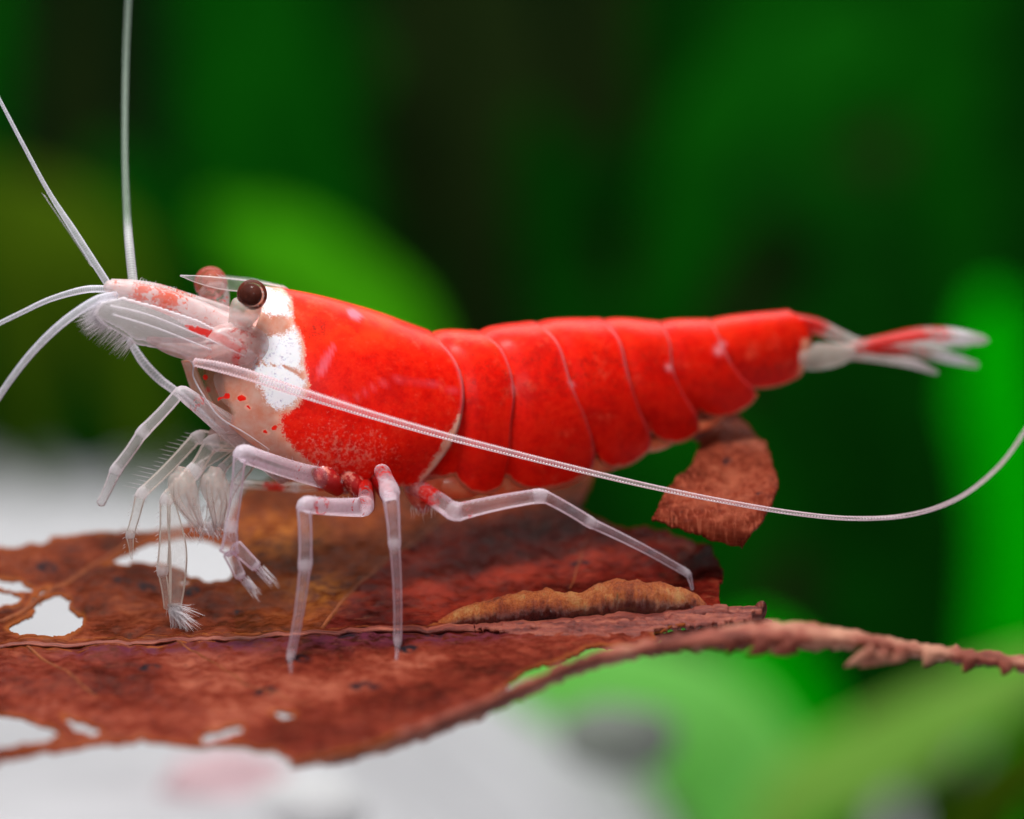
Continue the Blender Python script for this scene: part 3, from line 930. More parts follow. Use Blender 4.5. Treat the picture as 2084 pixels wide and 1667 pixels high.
for (c, l, ins, k, u) in cols:
    near = [U(p[0], p[1], li) for p, li in zip(c, l)]
    le = l[-1]
    pe = c[-1]
    for b in range(1, NB + 1):
        t = b / NB
        near.append(U(pe[0] - 2 * t, pe[1] - 16 * math.sin(t * math.pi / 2) * (0.4 if k < 1 else 1), le * (1 - t)))
    cen = sum(near, Vector()) / len(near)
    cen = cen + N * (-N.dot(cen - Q0))
    near = [cen + (q - cen) * (1 - ins) for q in near]
    ring = near + [mirror(q) for q in near[-2:0:-1]]
    ring_v += ring
    P = np.vstack([c, np.repeat(pe[None], NB, 0)])
    red = sdf(P, RED)
    rim = (1 - S) * 300
    rim = np.concatenate([rim, np.zeros(NB)])
    if k >= 1:
        red = np.minimum(red, rim * 2.2 - 9)
        if k == 6:
            wpatch = sdf(P, [(1632, 692), (1700, 690), (1700, 770), (1626, 766)])
            red = np.minimum(red, -wpatch)
    if k == 0:
        for x, y, r in ((490, 810, 7), (497, 812, 5), (505, 826, 4), (509, 832, 3), (462, 806, 7), (418, 768, 6), (540, 880, 5), (560, 870, 6), (446, 812, 5)):
            red = np.maximum(red, 10 * (r - np.hypot(P[:, 0] - x, P[:, 1] - y)))
    if k == -1:
        red = np.full(len(P), -40.0)
    dl = dline(P, PALELINE)
    if k == 0:
        red = np.minimum(red, dl - np.interp(P[:, 1], [845, 900, 985], [9, 13, 18]))
    white = np.maximum(sdf(P, WH1), sdf(P, WH2)) if k <= 0 else np.full(len(P), -50.0)
    white = np.minimum(white, dline(P, CRACK) * 4 - 12) if k <= 0 else white
    if k == -1:
        white = white * 0 - 50
    sp = np.exp(-((P[:, 0] - 690) / 130) ** 2 - ((P[:, 1] - 925) / 70) ** 2) if k == 0 else np.zeros(len(P))
    SS = np.concatenate([S, np.ones(NB)])
    seam = np.zeros(len(P))
    if k >= 0 and k < 6:
        seam += ss(0.955 if k else 0.985, 0.995, u) * (0.2 + 0.8 * ss(0.03, 0.15, SS) * ss(0.62, 0.4, SS))
    for x, y, r in DOTS:
        if k > 0:
            seam += 1.3 * np.exp(-((P[:, 0] - x) ** 2 + (P[:, 1] - y) ** 2) / r ** 2)
    gl = 0.88 * ss(-14, 10, sdf(P, GLASS)) if k <= 0 else np.zeros(len(P))
    if k == 0:
        gl = np.maximum(gl, 0.38 * ss(10, -25, red) * ss(900, 700, P[:, 0]))
        gl = gl * (0.55 + 0.45 * ss(0.0, 0.035, u)) * (1 - 0.6 * ss(0.985, 1.0, SS))
    if k >= 1:
        gl = gl + 0.5 * ss(0.965, 1.0, SS)
    dusk = np.exp(-((P[:, 0] - 640) / 60) ** 2 - ((P[:, 1] - 668) / 30) ** 2) + (1.0 * np.exp(-((P[:, 1] - 750) / 70) ** 2) if k > 0 else 0)
    bl = ss(-3, 2, sdf(P, [(706, 632), (718, 629), (738, 642), (728, 651), (712, 646)])) + 0.55 * ss(-3, 4, sdf(P, [(680, 698), (683, 706), (664, 756), (650, 768), (642, 760), (655, 730)]))
    bl = bl + 0.22 * np.exp(-(dline(P, [(628, 792), (680, 816), (720, 812), (770, 782), (820, 770), (870, 778), (930, 798)]) / 4) ** 2)
    if k != 0:
        bl = bl * 0
    tint = ss(760, 660, P[:, 1]) if k <= 1 else 0.35 * ss(760, 660, P[:, 1])
    for nme, val in (('red', red), ('white', white), ('speck', sp), ('seam', np.clip(seam, 0, 1)), ('glass', np.clip(gl, 0, 1)), ('dusk', np.clip(dusk, 0, 1)), ('blot', np.clip(bl, 0, 1)), ('tint', tint), ('abd', np.full(len(P), 1.0 if k > 0 else 0.0))):
        val = list(val)
        A[nme] += val + val[-2:0:-1]
R = 2 * NR - 2
fs = []
for i in range(len(cols) - 1):
    for j in range(R):
        fs.append((i * R + j, i * R + (j + 1) % R, (i + 1) * R + (j + 1) % R, (i + 1) * R + j))
fs += [tuple(range(R)), tuple(range((len(cols) - 1) * R, len(cols) * R))]
mb = MB(); mb.add(ring_v, fs, **A)
body = mb.build('body', M['body'], shrimp)


def pts_u(path, m):
    """smooth path of (px, py, lateral, radius px, [rb px]) in the shrimp's frame"""
    Q = cr(path, m)
    P = [U(q[0], q[1], q[2]) for q in Q]
    return P, Q[:, 3] / 100, (Q[:, 4] / 100 if Q.shape[1] > 4 else Q[:, 3] / 100), Q


def pts_w(path, m):
    Q = cr(path, m)
    P = [W(q[0], q[1], q[2]) for q in Q]
    return P, Q[:, 3] / 100, (Q[:, 4] / 100 if Q.shape[1] > 4 else Q[:, 3] / 100), Q


def limb_u(name, path, mat, m=24, n=14, parent=None, red=(), joint=()):
    P, ra, rb, Q = pts_u(path, m)
    r = np.zeros(m); j = np.zeros(m)
    t = np.linspace(0, 1, m)
    for c, w, v in red:
        r = np.maximum(r, v * np.exp(-((t - c) / w) ** 2))
    for c, w, v in joint:
        j = np.maximum(j, v * np.exp(-((t - c) / w) ** 2))
    b = MB(); b.tube(P, ra, rb, n=n, red=r, joint=j)
    return b.build(name, mat, parent or shrimp)


# --- head
hd = limb_u('head', [(560, 700, 0.0, 62, 62), (510, 690, 0.0, 54, 60), (465, 672, 0.0, 40, 52), (430, 662, 0.0, 26, 40)], M['head'], 18, 20, red=[(0.9, 0.1, 0.4)])
# rostrum: thin glassy blade with teeth
ros = limb_u('rostrum', [(580, 590, 0, 7, 10), (520, 584, 0, 12, 8), (460, 578, 0, 13, 6), (410, 570, 0, 9, 4), (367, 561, 0, 1.5, 1.5)], M['glassy'], 24, 10, joint=[(0.97, 0.06, 0.5)])
m = MB()
for i in range(17):
    x = 450 + 8.2 * i
    yy = np.interp(x, [450, 520, 580], [564, 571, 585])
    m.hair(U(x + 6, yy + 3, 0), U(x - 12, yy - 8, 0) - U(x + 6, yy + 3, 0), 0.20, 0.011)
m.build('rostrum_teeth', M['hair'], ros)
# eyes
for nm, (px, py, l, r), far in (('near', (513, 600, 1.08, 0.305), False), ('far', (429, 576, -1.10, 0.345), True)):
    c = U(px, py, l)

    def ball(name, c, r, mat, parent):
        bm = bmesh.new(); bmesh.ops.create_uvsphere(bm, u_segments=40, v_segments=24, radius=r)
        me = bpy.data.meshes.new(name); bm.to_mesh(me); bm.free()
        me.polygons.foreach_set('use_smooth', [True] * len(me.polygons))
        me.materials.append(mat)
        o = bpy.data.objects.new(name, me); C.objects.link(o); o.location = c
        bpy.context.view_layer.update()
        o.parent = parent; o.matrix_parent_inverse = parent.matrix_world.inverted()
        return o
    eye = ball('eye', c, r, M['cornea2' if far else 'cornea'], shrimp)
    tag(eye, 'pale reddish eye seen through the clear snout blade' if far else 'dark brown eye with a black pupil')
    bpy.context.view_layer.update()
    ball('pupil', c + Vector((-0.02, -0.06, 0.0)) if not far else c + Vector((0.02, 0.1, 0.05)), r * (0.74 if not far else 0.62), M['pupil' if not far else 'cornea2'], eye)
    if far:
        P, ra, rb, Q = pts_u([(456, 648, -0.5, 12), (446, 628, -0.75, 22), (437, 604, -1.0, 31), (432, 590, -1.1, 31)], 12)
    else:
        P, ra, rb, Q = pts_u([(480, 676, 0.5, 14), (488, 654, 0.72, 24), (498, 632, 0.92, 31), (504, 619, 0.98, 29), (508, 609, 1.0, 16)], 12)
    b = MB(); b.tube(P, ra, rb, n=18, red=np.linspace(0.5, 0.25, 12) if far else np.linspace(0.35, 0.1, 12))
    b.build('eye_stalk', M['cream' if not far else 'glassy'], eye)

# --- antennules: stout pale base with two flagella each
ped = limb_u('antennule', [(500, 680, 0.38, 34), (450, 664, 0.38, 31), (405, 643, 0.38, 30), (350, 618, 0.36, 25), (300, 602, 0.34, 22), (250, 590, 0.33, 19), (216, 582, 0.32, 11)], M['peduncle'], 40, 16,
             red=[(0.3, 0.2, 0.50), (0.55, 0.2, 0.70), (0.72, 0.14, 0.66), (0.92, 0.1, 0.55)])
ped2 = limb_u('antennule', [(480, 660, -0.38, 30), (430, 640, -0.38, 28), (380, 622, -0.38, 26), (320, 600, -0.36, 23), (270, 588, -0.34, 19), (225, 577, -0.33, 10)], M['peduncle'], 36, 16,
              red=[(0.5, 0.3, 0.62), (0.9, 0.1, 0.55)])


def flagellum(path, parent, beads=4.5, mat='flag', amp=0.05, name='flagellum', base_white=None):
    """beaded whip; path of (px, py, y, radius px)"""
    Q = cr(path, 400)
    L = np.concatenate([[0], np.cumsum(np.linalg.norm(np.diff(Q[:, :2], axis=0), axis=1))])
    m = int(L[-1] / beads * 4)
    s = np.linspace(0, L[-1], m)
    Q = np.stack([np.interp(s, L, Q[:, k]) for k in range(4)], 1)
    ph = np.abs(np.sin(s / beads * math.pi))
    r = Q[:, 3] * 0.80 / 100 * (1 - amp + 2 * amp * ph)
    b = MB()
    b.tube([W(q[0], q[1], q[2]) for q in Q], r, r, n=8, side=Vector((0, 1, 0)), joint=0.3 * ph ** 3 + (0.7 * (1 - ss(0.16, 0.24, s / L[-1])) if base_white else 0))
    return b.build(name, M[mat], parent)


fl1 = flagellum([(222, 582, -1.2, 9), (195, 540, -1.3, 9), (150, 470, -1.4, 8.5), (100, 392, -1.4, 5.5), (50, 300, -1.4, 4.8), (-5, 195, -1.4, 4), (-40, 130, -1.4, 3.5)], ped, 4.5)
fl2 = flagellum([(272, 585, -0.4, 12), (264, 510, -0.1, 11.5), (258, 430, 0.5, 10), (254, 300, 1.4, 8), (256, 120, 2.6, 7), (264, -60, 3.6, 6)], ped2, 5, 'ghost', base_white=True)
fl3 = flagellum([(222, 588, -0.6, 9), (170, 590, -0.5, 9), (100, 610, -0.3, 7), (40, 638, 0, 6), (-30, 672, 0.3, 5.5)], ped2, 4.5)
fl4 = flagellum([(236, 600, -1.5, 9), (195, 612, -1.9, 11), (130, 655, -2.1, 10), (70, 712, -2.2, 9), (20, 775, -2.3, 8), (-30, 850, -2.4, 7.5)], ped, 4.5)
m = MB()
for i in range(34):
    t = i / 33
    x = 195 - 97 * t; y = 540 - 145 * t
    m.hair(W(x - 5, y + 4, -1.35), (-0.8, -0.1, 0.55), 0.10, 0.008)
m.build('setae', M['hair'], fl1)
m = MB()
for i in range(60):
    t = rnd.random()
    x = 270 + 160 * t; yy = np.interp(x, [270, 330, 380, 430], [574, 592, 604, 640])
    m.hair(U(x, yy + 2, 0.2 - 0.4 * rnd.random()), (rnd.uniform(-0.2, 0.9), rnd.uniform(-0.4, 0.4), 1), rnd.uniform(0.07, 0.2), 0.006)
m.build('setae', M['hair'], ped)

# --- antennal scales: broad clear blades under the antennules
sc_poly = [(190, 640), (206, 616), (250, 606), (330, 628), (400, 652), (480, 690), (525, 725), (515, 752), (440, 744), (395, 730), (350, 713), (275, 699), (250, 681), (205, 658)]


def scale_at(P, F):
    return np.clip(1 - F / 5, 0, 1) * 0.6


def streak(P, F):
    d = dline(P, [(345, 655), (400, 672), (452, 690), (484, 712), (478, 735)])
    return 0.95 * np.exp(-(d / 10) ** 2) * ss(330, 420, P[:, 0])


def sc_fn(l0, dx, dy):
    def f(px, py):
        c = np.interp(px, [190, 350, 520], [635, 672, 725])
        return U(px + dx, py + dy, l0 + 0.18 * math.cos((py - c) / 38) - 0.1)
    return f


s1 = sheet_obj('antennal_scale', M['scale'], shrimp, sc_fn(0.82, 0, 0), sc_poly, step=4, rag=0.5, finerag=0.3, thick=0.09, seed=30, attrs={'joint': scale_at, 'red': streak})
s2 = sheet_obj('antennal_scale', M['scale'], shrimp, sc_fn(-0.35, -2, -6), [(p[0], p[1] - 4) for p in sc_poly if p[0] < 470], step=5, rag=0.5, finerag=0.3, thick=0.08, seed=31, attrs={'joint': scale_at})
m = MB()
for i in range(420):
    t = rnd.random()
    x = np.interp(t, [0, 0.3, 0.7, 1], [205, 189, 215, 272]); y = np.interp(t, [0, 0.3, 0.7, 1], [614, 640, 662, 698])
    d = Vector((-1, -0.15, -0.25 - 0.9 * t)).normalized()
    m.hair(U(x + 6, y, 0.75 + rnd.uniform(-0.25, 0.1)), d + Vector((rnd.uniform(-.2, .2), rnd.uniform(-.3, .3), rnd.uniform(-.2, .2))), rnd.uniform(0.16, 0.50), 0.0045)
m.build('setae', M['hair'], s1)
# stiff ridge lines on the scale
m = MB()
for pa in ([(225, 622, 0.98), (300, 640, 1.0), (400, 680, 1.02), (500, 726, 1.02)], [(230, 640, 0.96), (320, 668, 1.0), (430, 712, 1.02)]):
    P, ra, rb, Q = pts_u([(*p, 1.5) for p in pa], 30)
    m.tube(P, ra, rb, n=6, joint=np.full(30, 0.55))
m.build('scale_ridge', M['scale'], s1)

# --- antenna: thick pale base, long beaded whip sweeping past the body
ab = limb_u('antenna', [(590, 756, 0.3, 10, 10), (545, 730, 0.52, 32, 20), (500, 704, 0.80, 44, 26), (455, 700, 0.82, 40, 24), (412, 712, 0.82, 27, 17), (350, 705, 0.82, 18, 10), (300, 690, 0.8, 6, 5)], M['head'], 36, 20, red=[(0.40, 0.16, 0.55), (0.62, 0.1, 0.5)])
fl = flagellum([(395, 737, -1.75, 10), (450, 748, -1.75, 13), (520, 768, -1.75, 13), (620, 802, -1.65, 11.5), (760, 846, -1.4, 9.5), (900, 886, -1.15, 8.5), (1100, 937, -0.9, 7.5), (1300, 985, -0.8, 6.5), (1450, 1016, -0.8, 6),
                (1600, 1042, -0.7, 5.8), (1730, 1055, -0.4, 5.6), (1850, 1048, 0.2, 5.2), (1950, 1014, 0.9, 5), (2030, 952, 1.7, 4.8), (2084, 880, 2.4, 4.6), (2110, 830, 2.8, 4.5)], ab, 6.2, 'antenna', 0.10)
m = MB()
for i in range(218):
    x = 630 + i * 4.4
    xs_ = [620, 760, 900, 1100, 1300, 1450, 1600]
    y = np.interp(x, xs_, [802, 846, 886, 937, 985, 1016, 1042]); yd = np.interp(x, xs_, [-1.65, -1.4, -1.15, -0.9, -0.8, -0.8, -0.7])
    r = np.interp(x, xs_, [11.5, 9.5, 8.5, 7.5, 6.5, 6, 5.8])
    m.hair(W(x, y - r * 0.72, yd), (0.4, 0, 1), 0.05 * (1 - i / 225), 0.009)
m.build('setae', M['hair'], fl)
m = MB()  # white specks modelled in place of highlights along the antenna
PX = [620, 760, 900, 1100, 1300, 1450, 1600, 1730, 1850]
for i in range(int((1850 - 630) / 6.2)):
    x = 630 + i * 6.2
    y = np.interp(x, PX, [802, 846, 886, 937, 985, 1016, 1042, 1055, 1048]); yd = np.interp(x, PX, [-1.65, -1.4, -1.15, -0.9, -0.8, -0.8, -0.7, -0.4, 0.2])
    r = 0.8 * np.interp(x, PX, [11.5, 9.5, 8.5, 7.5, 6.5, 6, 5.8, 5.6, 5.2]) / 100
    c = W(x, y, yd) + Vector((-0.15, -0.8, -0.62)).normalized() * r
    m.tube([c - Vector((0.016, 0, -0.004)), c, c + Vector((0.016, 0, -0.004))], [0.008, 0.021, 0.008], n=6, side=Vector((0, 1, 0)))
m.build('bead_glint_row', M['bead'], fl)
flfar = flagellum([(262, 690, 0.5, 8), (290, 735, 0.3, 11), (325, 772, 0.1, 11), (362, 800, 0.0, 10), (420, 850, 0.6, 9), (470, 900, 1.4, 8)], ab, 7, 'flag', 0.05)

# --- glassy cheek contents and mouth
limb_u('mouthpart', [(540, 800, 0.2, 46), (488, 796, 0.3, 40), (458, 778, 0.3, 26), (440, 766, 0.3, 10)], M['cream'], 16, 16)
limb_u('mouthpart', [(580, 850, 0.1, 60), (530, 840, 0.2, 50), (490, 826, 0.2, 26)], M['head'], 16, 16, red=[(0.9, 0.1, 0.35)])
limb_u('mouthpart', [(660, 930, 0.0, 60), (580, 895, 0.1, 52), (520, 880, 0.1, 38), (475, 878, 0.1, 26), (430, 884, 0.1, 12)], M['head'], 24, 16)

# clear carapace rim line along the cheek
m = MB()
P, ra, rb, Q = pts_u([(366, 718, 0.6, 1.4), (392, 740, 0.62, 1.7), (394, 768, 0.7, 1.7), (416, 808, 0.82, 1.7), (448, 850, 0.90, 1.5), (500, 882, 0.98, 1.2), (548, 915, 0.9, 0.8)], 50)
m.tube(P, ra, rb, n=6, joint=np.full(50, 0.6))
m.build('cheek_rim', M['scale'], shrimp)


# --- legs
def leg(name, joints, radii, mat, label=None, red=None, rb=0.9, wj=1.0):
    """joints: (px, py, y); radii: (start, end) px per segment; jointed, flaring at the ends"""
    b = MB()
    Pj = [W(*q) for q in joints]
    P, R, Jt, Rd = [], [], [], []
    ns = len(Pj) - 1
    for k in range(ns):
        A_, B_ = Pj[k], Pj[k + 1]
        r0, r1 = [0.88 * x / 100 for x in radii[k]]
        Ln = (B_ - A_).length
        c0 = min(0.3, 0.9 * r0 / Ln) if k > 0 else 0.0
        c1 = min(0.3, 0.9 * r1 / Ln) if k < ns - 1 else 0.0
        bowv = (B_ - A_).cross(N).normalized() * Ln * 0.015
        if k > 0:                                   # rounded bend at the joint
            e = P[-1]; re = R[-1]
            a1 = A_.lerp(B_, c0)
            for x in (0.25, 0.5, 0.75):
                P.append(e * (1 - x) ** 2 + A_ * 2 * x * (1 - x) + a1 * x * x)
                R.append((re * (1 - x) + r0 * x) * (1 + 0.06 * math.sin(math.pi * x)))
                Jt.append(0.75 * wj); Rd.append(0.0)
        for x in np.linspace(c0, 1 - c1, 20):
            P.append(A_.lerp(B_, x) + bowv * math.sin(math.pi * x))
            waist = 1 - 0.05 * math.sin(math.pi * x) + 0.02 * mnoise.noise((x * 5, k, joints[0][0]))
            R.append((r0 + (r1 - r0) * x) * waist * (1 + 0.05 * math.exp(-((x - 0.93) / 0.05) ** 2)))
            Jt.append(wj * max(math.exp(-((x - 0.97) / 0.06) ** 2), 0.45 * math.exp(-((x - 0.03) / 0.05) ** 2)) * (0.0 if k == ns - 1 and x > 0.5 else 1.0))
            Rd.append(max([v * math.exp(-((x - c) / w) ** 2) for (kk, c, w, v) in (red or []) if kk == k] or [0.0]))
    b.tube(P, R, [x * rb for x in R], n=16, joint=Jt, red=Rd)
    o = b.build(name, mat, shrimp)
    if label:
        o['label'] = label
    return o


def leg_setae(o, joints, k, n, l0, l1, sgn=1, spread=0.4):
    m = MB()
    A_, B_ = W(*joints[k]), W(*joints[k + 1])
    d = (B_ - A_).normalized()
    for i in range(n):
        t = (i + 0.5) / n
        s = sgn if sgn else rnd.choice((-1, 1))
        side = d.cross(N).normalized() * s
        m.hair(A_.lerp(B_, t) + side * 0.11, side + d * 0.7 + N * rnd.uniform(-spread, spread), rnd.uniform(l0, l1), 0.007)
    m.build('setae', M['hair'], o)


gz = leaf_depth
J = [(742, 975, 0.3), (744, 1032, -1.1), (618, 1026, -2.4), (621, 1152, -2.6), (590, 1343, -2.85), (592, 1384, gz(592, 1384))]
L1 = leg('walking_leg', J, [(16, 22), (23, 19), (17, 16), (14, 9.5), (6.5, 3)], M['leg'], 'lilac front walking leg bent at a high knee', red=[(0, 0.3, 0.5, 0.72), (1, 0.05, 0.16, 0.52), (1, 0.72, 0.05, 0.60)])
leg_setae(L1, J, 1, 24, 0.05, 0.12, -1)
J = [(778, 960, -0.6), (793, 998, -2.0), (803, 1108, -2.3), (809, 1312, -2.25), (806, 1346, gz(806, 1346))]
L2 = leg('walking_leg', J, [(20, 24), (21, 14), (12.5, 9.5), (6.5, 3)], M['leg'], 'straight lilac walking leg under the middle of the body', red=[(0, 0.3, 0.6, 0.55)])
J = [(838, 985, 0.7), (925, 1044, 0.0), (1104, 1008, 0.0), (1202, 1064, 0.1), (1401, 1168, 0.3), (1409, 1200, gz(1409, 1205))]
L3 = leg('walking_leg', J, [(22, 22), (22, 17), (15, 14), (12, 9), (8, 3.5)], M['leg'], 'rear walking leg stretched out behind', red=[(0, 0.40, 0.25, 0.70), (1, 0.15, 0.08, 0.42)])
leg_setae(L3, J, 1, 16, 0.04, 0.08, 1)
m = MB()
for i in range(26):
    m.hair(W(835 + i * 2.2, 1030 + rnd.uniform(-4, 8), 0), (rnd.uniform(-0.3, 0.3), 0, -1), rnd.uniform(0.12, 0.3), 0.0025)
m.build('setae', M['hair'], L3)
# near claw leg
J = [(706, 985, 0.2), (488, 920, -2.0), (470, 1074, -2.1), (466, 1124, -2.1)]
L4 = leg('claw_leg', J, [(25, 21), (15, 14), (15, 22)], M['leg'], 'pink claw leg with two open fingers held above the leaf', red=[(0, 0.08, 0.16, 0.5), (0, 0.4, 0.2, 0.34)])
leg_setae(L4, J, 0, 18, 0.06, 0.14, -1)
for pth, rr, hl in (([(478, 1112, -2.1), (522, 1154, -2.1), (552, 1186, -2.1)], [(15, 11), (8, 3)], 14), ([(466, 1126, -2.1), (490, 1174, -2.15), (512, 1196, -2.15)], [(13, 11), (8, 3)], 26)):
    b = MB()
    for k in range(2):
        A_, B_ = W(*pth[k]), W(*pth[k + 1])
        t = np.linspace(0, 1, 14)
        r = (rr[k][0] + (rr[k][1] - rr[k][0]) * t) / 100
        b.tube([A_.lerp(B_, x) for x in t], r, r * 0.8, n=12, joint=np.exp(-((t - 0.97) / 0.08) ** 2))
    f = b.build('finger', M['leg'], L4)
    m = MB()
    for i in range(hl):
        m.hair(W(pth[1][0] + rnd.uniform(0, 16), pth[1][1] + rnd.uniform(-4, 18), -2.12), (0.75 + rnd.uniform(-.25, .25), rnd.uniform(-.2, .2), -0.8), rnd.uniform(0.25, 0.5), 0.008)
    m.build('setae', M['hair'], f)
# far first claw leg folded forward, spiny
J = [(520, 900, 0.4), (402, 888, 0.0), (286, 1006, -0.6), (264, 1090, -0.7), (268, 1138, -0.7)]
L5 = leg('claw_leg', J, [(20, 16), (15, 13), (13, 10), (10, 2.5)], M['claw'], 'greenish clear spiny limb arched before the mouth')
leg_setae(L5, J, 1, 16, 0.16, 0.42, -1, 0.2)
leg_setae(L5, J, 1, 14, 0.06, 0.13, 1, 0.2)
leg_setae(L5, J, 2, 12, 0.05, 0.10, 0, 0.2)
leg_setae(L5, J, 3, 10, 0.04, 0.08, 0, 0.2)
# middle claw leg ending in a white brush
J = [(560, 900, 0.0), (430, 900, -0.5), (396, 958, -0.7), (336, 1018, -0.9), (330, 1165, -0.8), (340, 1238, -0.6)]
L6 = leg('claw_leg', J, [(26, 20), (19, 17), (20, 17), (13, 14), (11, 8)], M['claw'], 'clear claw leg ending in a white bristle brush on the leaf')
leg_setae(L6, J, 3, 16, 0.05, 0.1, -1, 0.2)
P, ra, rb, Q = pts_w([(346, 1008, -0.95, 6, 5), (354, 1060, -0.93, 14, 10), (362, 1120, -0.9, 19, 12), (361, 1180, -0.75, 18, 12), (356, 1242, -0.5, 13, 9)], 40)
b = MB(); b.tube(P, ra, rb, n=16, joint=np.exp(-((np.linspace(0, 1, 40) - 1) / 0.04) ** 2))
fg = b.build('finger', M['claw'], L6)
m = MB()
for i in range(260):
    a_ = rnd.gauss(-0.95, 0.40)
    p = W(350 + rnd.uniform(-9, 12), 1232 + rnd.uniform(-4, 14), -0.55 + rnd.uniform(-.1, .1))
    m.hair(p, (math.cos(a_) * 0.9, rnd.uniform(-.35, .35), math.sin(a_)), rnd.choice((rnd.uniform(0.12, 0.3), rnd.uniform(0.3, 0.62))), 0.005, (0.12, 0, -0.1))
m.build('setae', M['hair'], fg)
# pale rounded bulbs of the folded claws with a fuzzy brush below
for k, (px, py) in enumerate(((372, 985), (438, 985))):
    o = limb_u('claw_bulb', [(px - 8, py - 34, 0.55, 5), (px - 4, py - 22, 0.55, 21), (px - 2, py + 2, 0.55, 29), (px + 8, py + 34, 0.55, 26), (px + 22 - 14 * k, py + 66, 0.55, 17), (px + 38 - 30 * k, py + 92, 0.55, 9)], M['bulb'], 30, 18)
    for w in (-1, 1):
        P, ra, rb, Q = pts_u([(px - 6 + w * 8, py - 10, 0.72, 5), (px + 4 + w * 14, py + 34, 0.74, 7), (px + 34 - 28 * k + w * 5, py + 86, 0.65, 4)], 18)
        b = MB(); b.tube(P, ra, rb, n=8, joint=np.linspace(0, 0.5, 18)); b.build('finger', M['claw'], o)
    leg_c = o
    m = MB()
    for i in range(110):
        m.hair(U(px + 44 - 36 * k + rnd.gauss(0, 16), py + 86 + rnd.gauss(0, 10), 0.55 + rnd.uniform(-.15, .15)), (rnd.gauss(0, 0.7), rnd.uniform(-.3, .3), -1), rnd.uniform(0.08, 0.26), 0.006)
    m.build('setae', M['hair'], leg_c)
for J in ([(500, 905, 0.3), (452, 952, 0.1), (428, 1030, -0.1), (416, 1082, -0.1)], [(480, 900, 0.5), (408, 948, 0.3), (388, 1030, 0.1), (402, 1074, 0.1)], [(520, 930, 0.2), (474, 992, 0.0), (446, 1050, -0.1), (430, 1088, -0.1)]):
    o = leg('mouth_leg', J, [(13, 11), (12, 9), (8, 3)], M['claw'], 'small frosted mouth limb among the claws')
    leg_setae(o, J, 1, 18, 0.06, 0.14, 0, 0.5)
    leg_setae(o, J, 2, 22, 0.06, 0.16, 0, 0.6)
# long clear mouth leg bent like a hook
J = [(590, 950, 0.3), (368, 796, -1.2), (290, 880, -1.5), (236, 956, -1.6), (204, 1026, -1.65)]
L7 = leg('mouth_leg', J, [(46, 16), (14, 15), (14, 14), (14, 10)], M['scale'], 'milky hooked mouth leg hanging before the head', red=[(0, 0.85, 0.06, 0.5)], wj=0.6)
leg_setae(L7, J, 0, 14, 0.05, 0.12, 1)
# far side legs glimpsed behind
leg('walking_leg', [(690, 985, 1.4), (600, 992, 1.6), (495, 984, 1.8), (440, 985, 1.8)], [(12, 11), (10, 9), (8, 5)], M['claw'], 'yellowish far leg streaked with red behind the claws', red=[(0, 0.3, 0.3, 0.8), (1, 0.4, 0.28, 0.7)])
# hips and gill edges, red and pale
for path, rd in (([(640, 940, 0.7, 26), (668, 975, 0.75, 30), (690, 1000, 0.6, 16)], 0.75), ([(690, 950, 0.8, 30), (722, 985, 0.75, 26), (748, 1030, 0.7, 17)], 0.7), ([(760, 955, 0.9, 26), (778, 990, 0.8, 22), (788, 1020, 0.8, 12)], 0.85),
                 ([(720, 960, 0.4, 34), (742, 1000, 0.3, 28), (750, 1040, 0.3, 15)], 0.9), ([(840, 970, 0.5, 34), (850, 1005, 0.4, 30), (866, 1034, 0.3, 20)], 0.5), ([(600, 930, 0.2, 26), (626, 955, 0.3, 26), (650, 980, 0.3, 16)], 0.6)):
    P, ra, rb, Q = pts_u([(p[0], p[1], p[2] + 0.22 * (q > 0), p[3] * 0.8) for q, p in enumerate(path)], 12)
    b = MB(); b.tube(P, ra, rb, n=14, red=np.linspace(rd * 0.6, rd, 12))
    b.build('leg_base', M['coxa'], shrimp)
m = MB()
for i in range(26):
    x = rnd.uniform(625, 740)
    m.hair(U(x, 940 + (x - 625) * 0.5 + rnd.uniform(-8, 14), 1.05), (rnd.gauss(0, .6), -0.2, rnd.gauss(-0.3, .6)), rnd.uniform(0.08, 0.2), 0.004)
m.build('setae', M['hair'], shrimp)
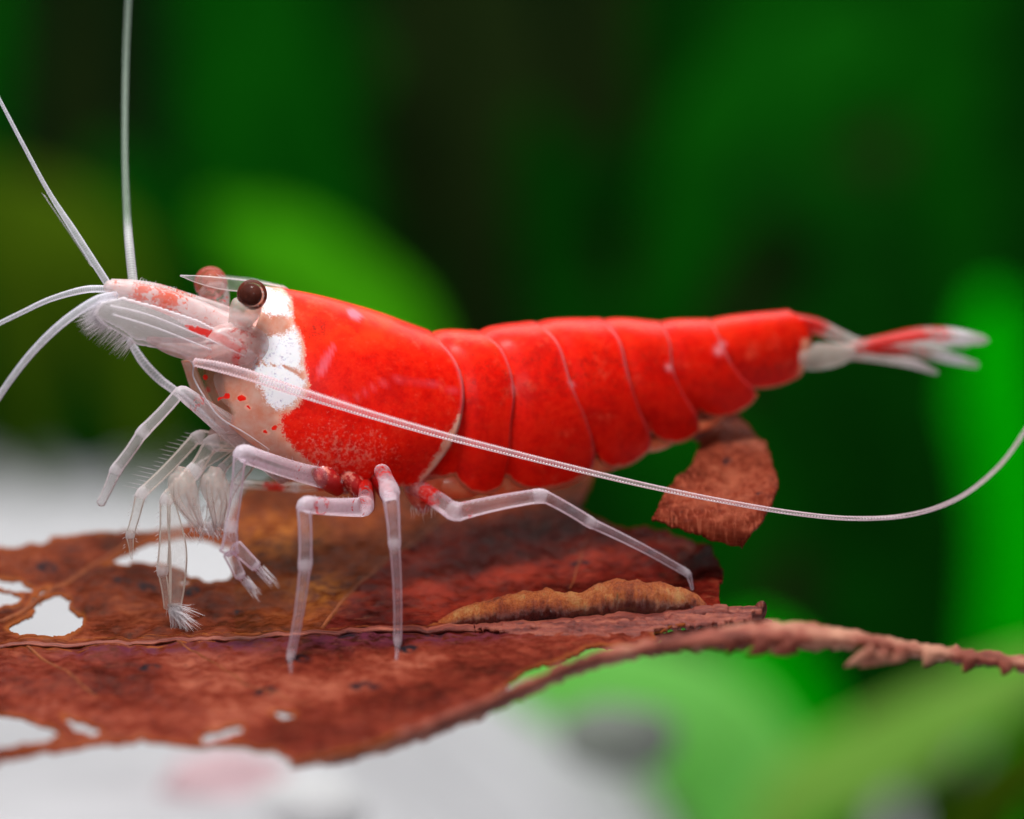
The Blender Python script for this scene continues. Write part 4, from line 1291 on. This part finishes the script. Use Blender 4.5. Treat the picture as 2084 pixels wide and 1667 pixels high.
# swimmerets folded against the belly
for px, py, w, h in ((890, 975, 60, 34), (950, 985, 70, 32), (1040, 985, 80, 28), (1130, 972, 90, 26), (1230, 945, 70, 18), (1330, 905, 60, 16), (1420, 868, 50, 14), (1500, 822, 40, 14)):
    P, ra, rb, Q = pts_u([(px - w, py - 8, 0.5, h * 0.6, h * 0.5), (px - w * 0.4, py, 0.55, h, h * 0.7), (px + w * 0.3, py - 2, 0.5, h * 0.8, h * 0.5), (px + w, py - 14 - 0.12 * w, 0.45, 4, 4)], 16)
    b = MB(); b.tube(P, ra, rb, n=14, red=np.full(16, 0.35))
    b.build('swimmeret', M['belly'], shrimp)
# --- tail fan
tel = limb_u('telson', [(1600, 650, 0, 16, 40), (1660, 664, 0, 18, 36), (1710, 684, 0, 13, 24), (1760, 700, 0, 9, 18), (1850, 706, 0, 7, 14), (1930, 708, 0, 4, 8)], M['tail'], 30, 16, red=[(0.1, 0.2, 0.9), (0.35, 0.08, 0.45)])
ub = limb_u('tail_base', [(1620, 722, 0.28, 24, 26), (1650, 726, 0.3, 30, 26), (1700, 722, 0.3, 26, 24), (1736, 714, 0.28, 15, 18)], M['cream'], 16, 16)
for path, rd, jt in (
    ([(1725, 708, 0.25, 10, 14), (1800, 692, 0.45, 11, 34), (1870, 680, 0.6, 14, 50), (1930, 682, 0.7, 17, 56), (1985, 690, 0.75, 13, 40), (2008, 692, 0.75, 4, 12)], [(0.25, 0.28, 0.8), (0.5, 0.12, 0.6)], [(0.64, 0.08, 1.0)]),
    ([(1725, 712, 0.1, 10, 14), (1800, 712, 0.15, 9, 26), (1870, 716, 0.2, 11, 36), (1930, 728, 0.2, 12, 36), (1984, 742, 0.2, 7, 20)], [(0.2, 0.3, 0.7), (0.5, 0.1, 0.5)], [(0.78, 0.09, 1.0)]),
    ([(1725, 722, 0.2, 10, 14), (1790, 730, 0.4, 9, 30), (1850, 738, 0.55, 11, 40), (1904, 758, 0.6, 5, 16)], [(0.1, 0.15, 0.4)], [(0.75, 0.25, 0.55)]),
    ([(1725, 704, -0.2, 9, 14), (1800, 698, -0.5, 8, 34), (1880, 694, -0.7, 9, 46), (1960, 700, -0.8, 6, 26)], [(0.3, 0.3, 0.75)], [(0.8, 0.1, 0.7)]),
):
    limb_u('tail_blade', path, M['tail'], 30, 16, red=rd, joint=jt)

for o in scene.objects:
    if o.parent and o.name.split('.')[0] in ('setae', 'rostrum_teeth', 'bead_glint_row', 'scale_ridge'):
        o['kind'] = 'stuff'
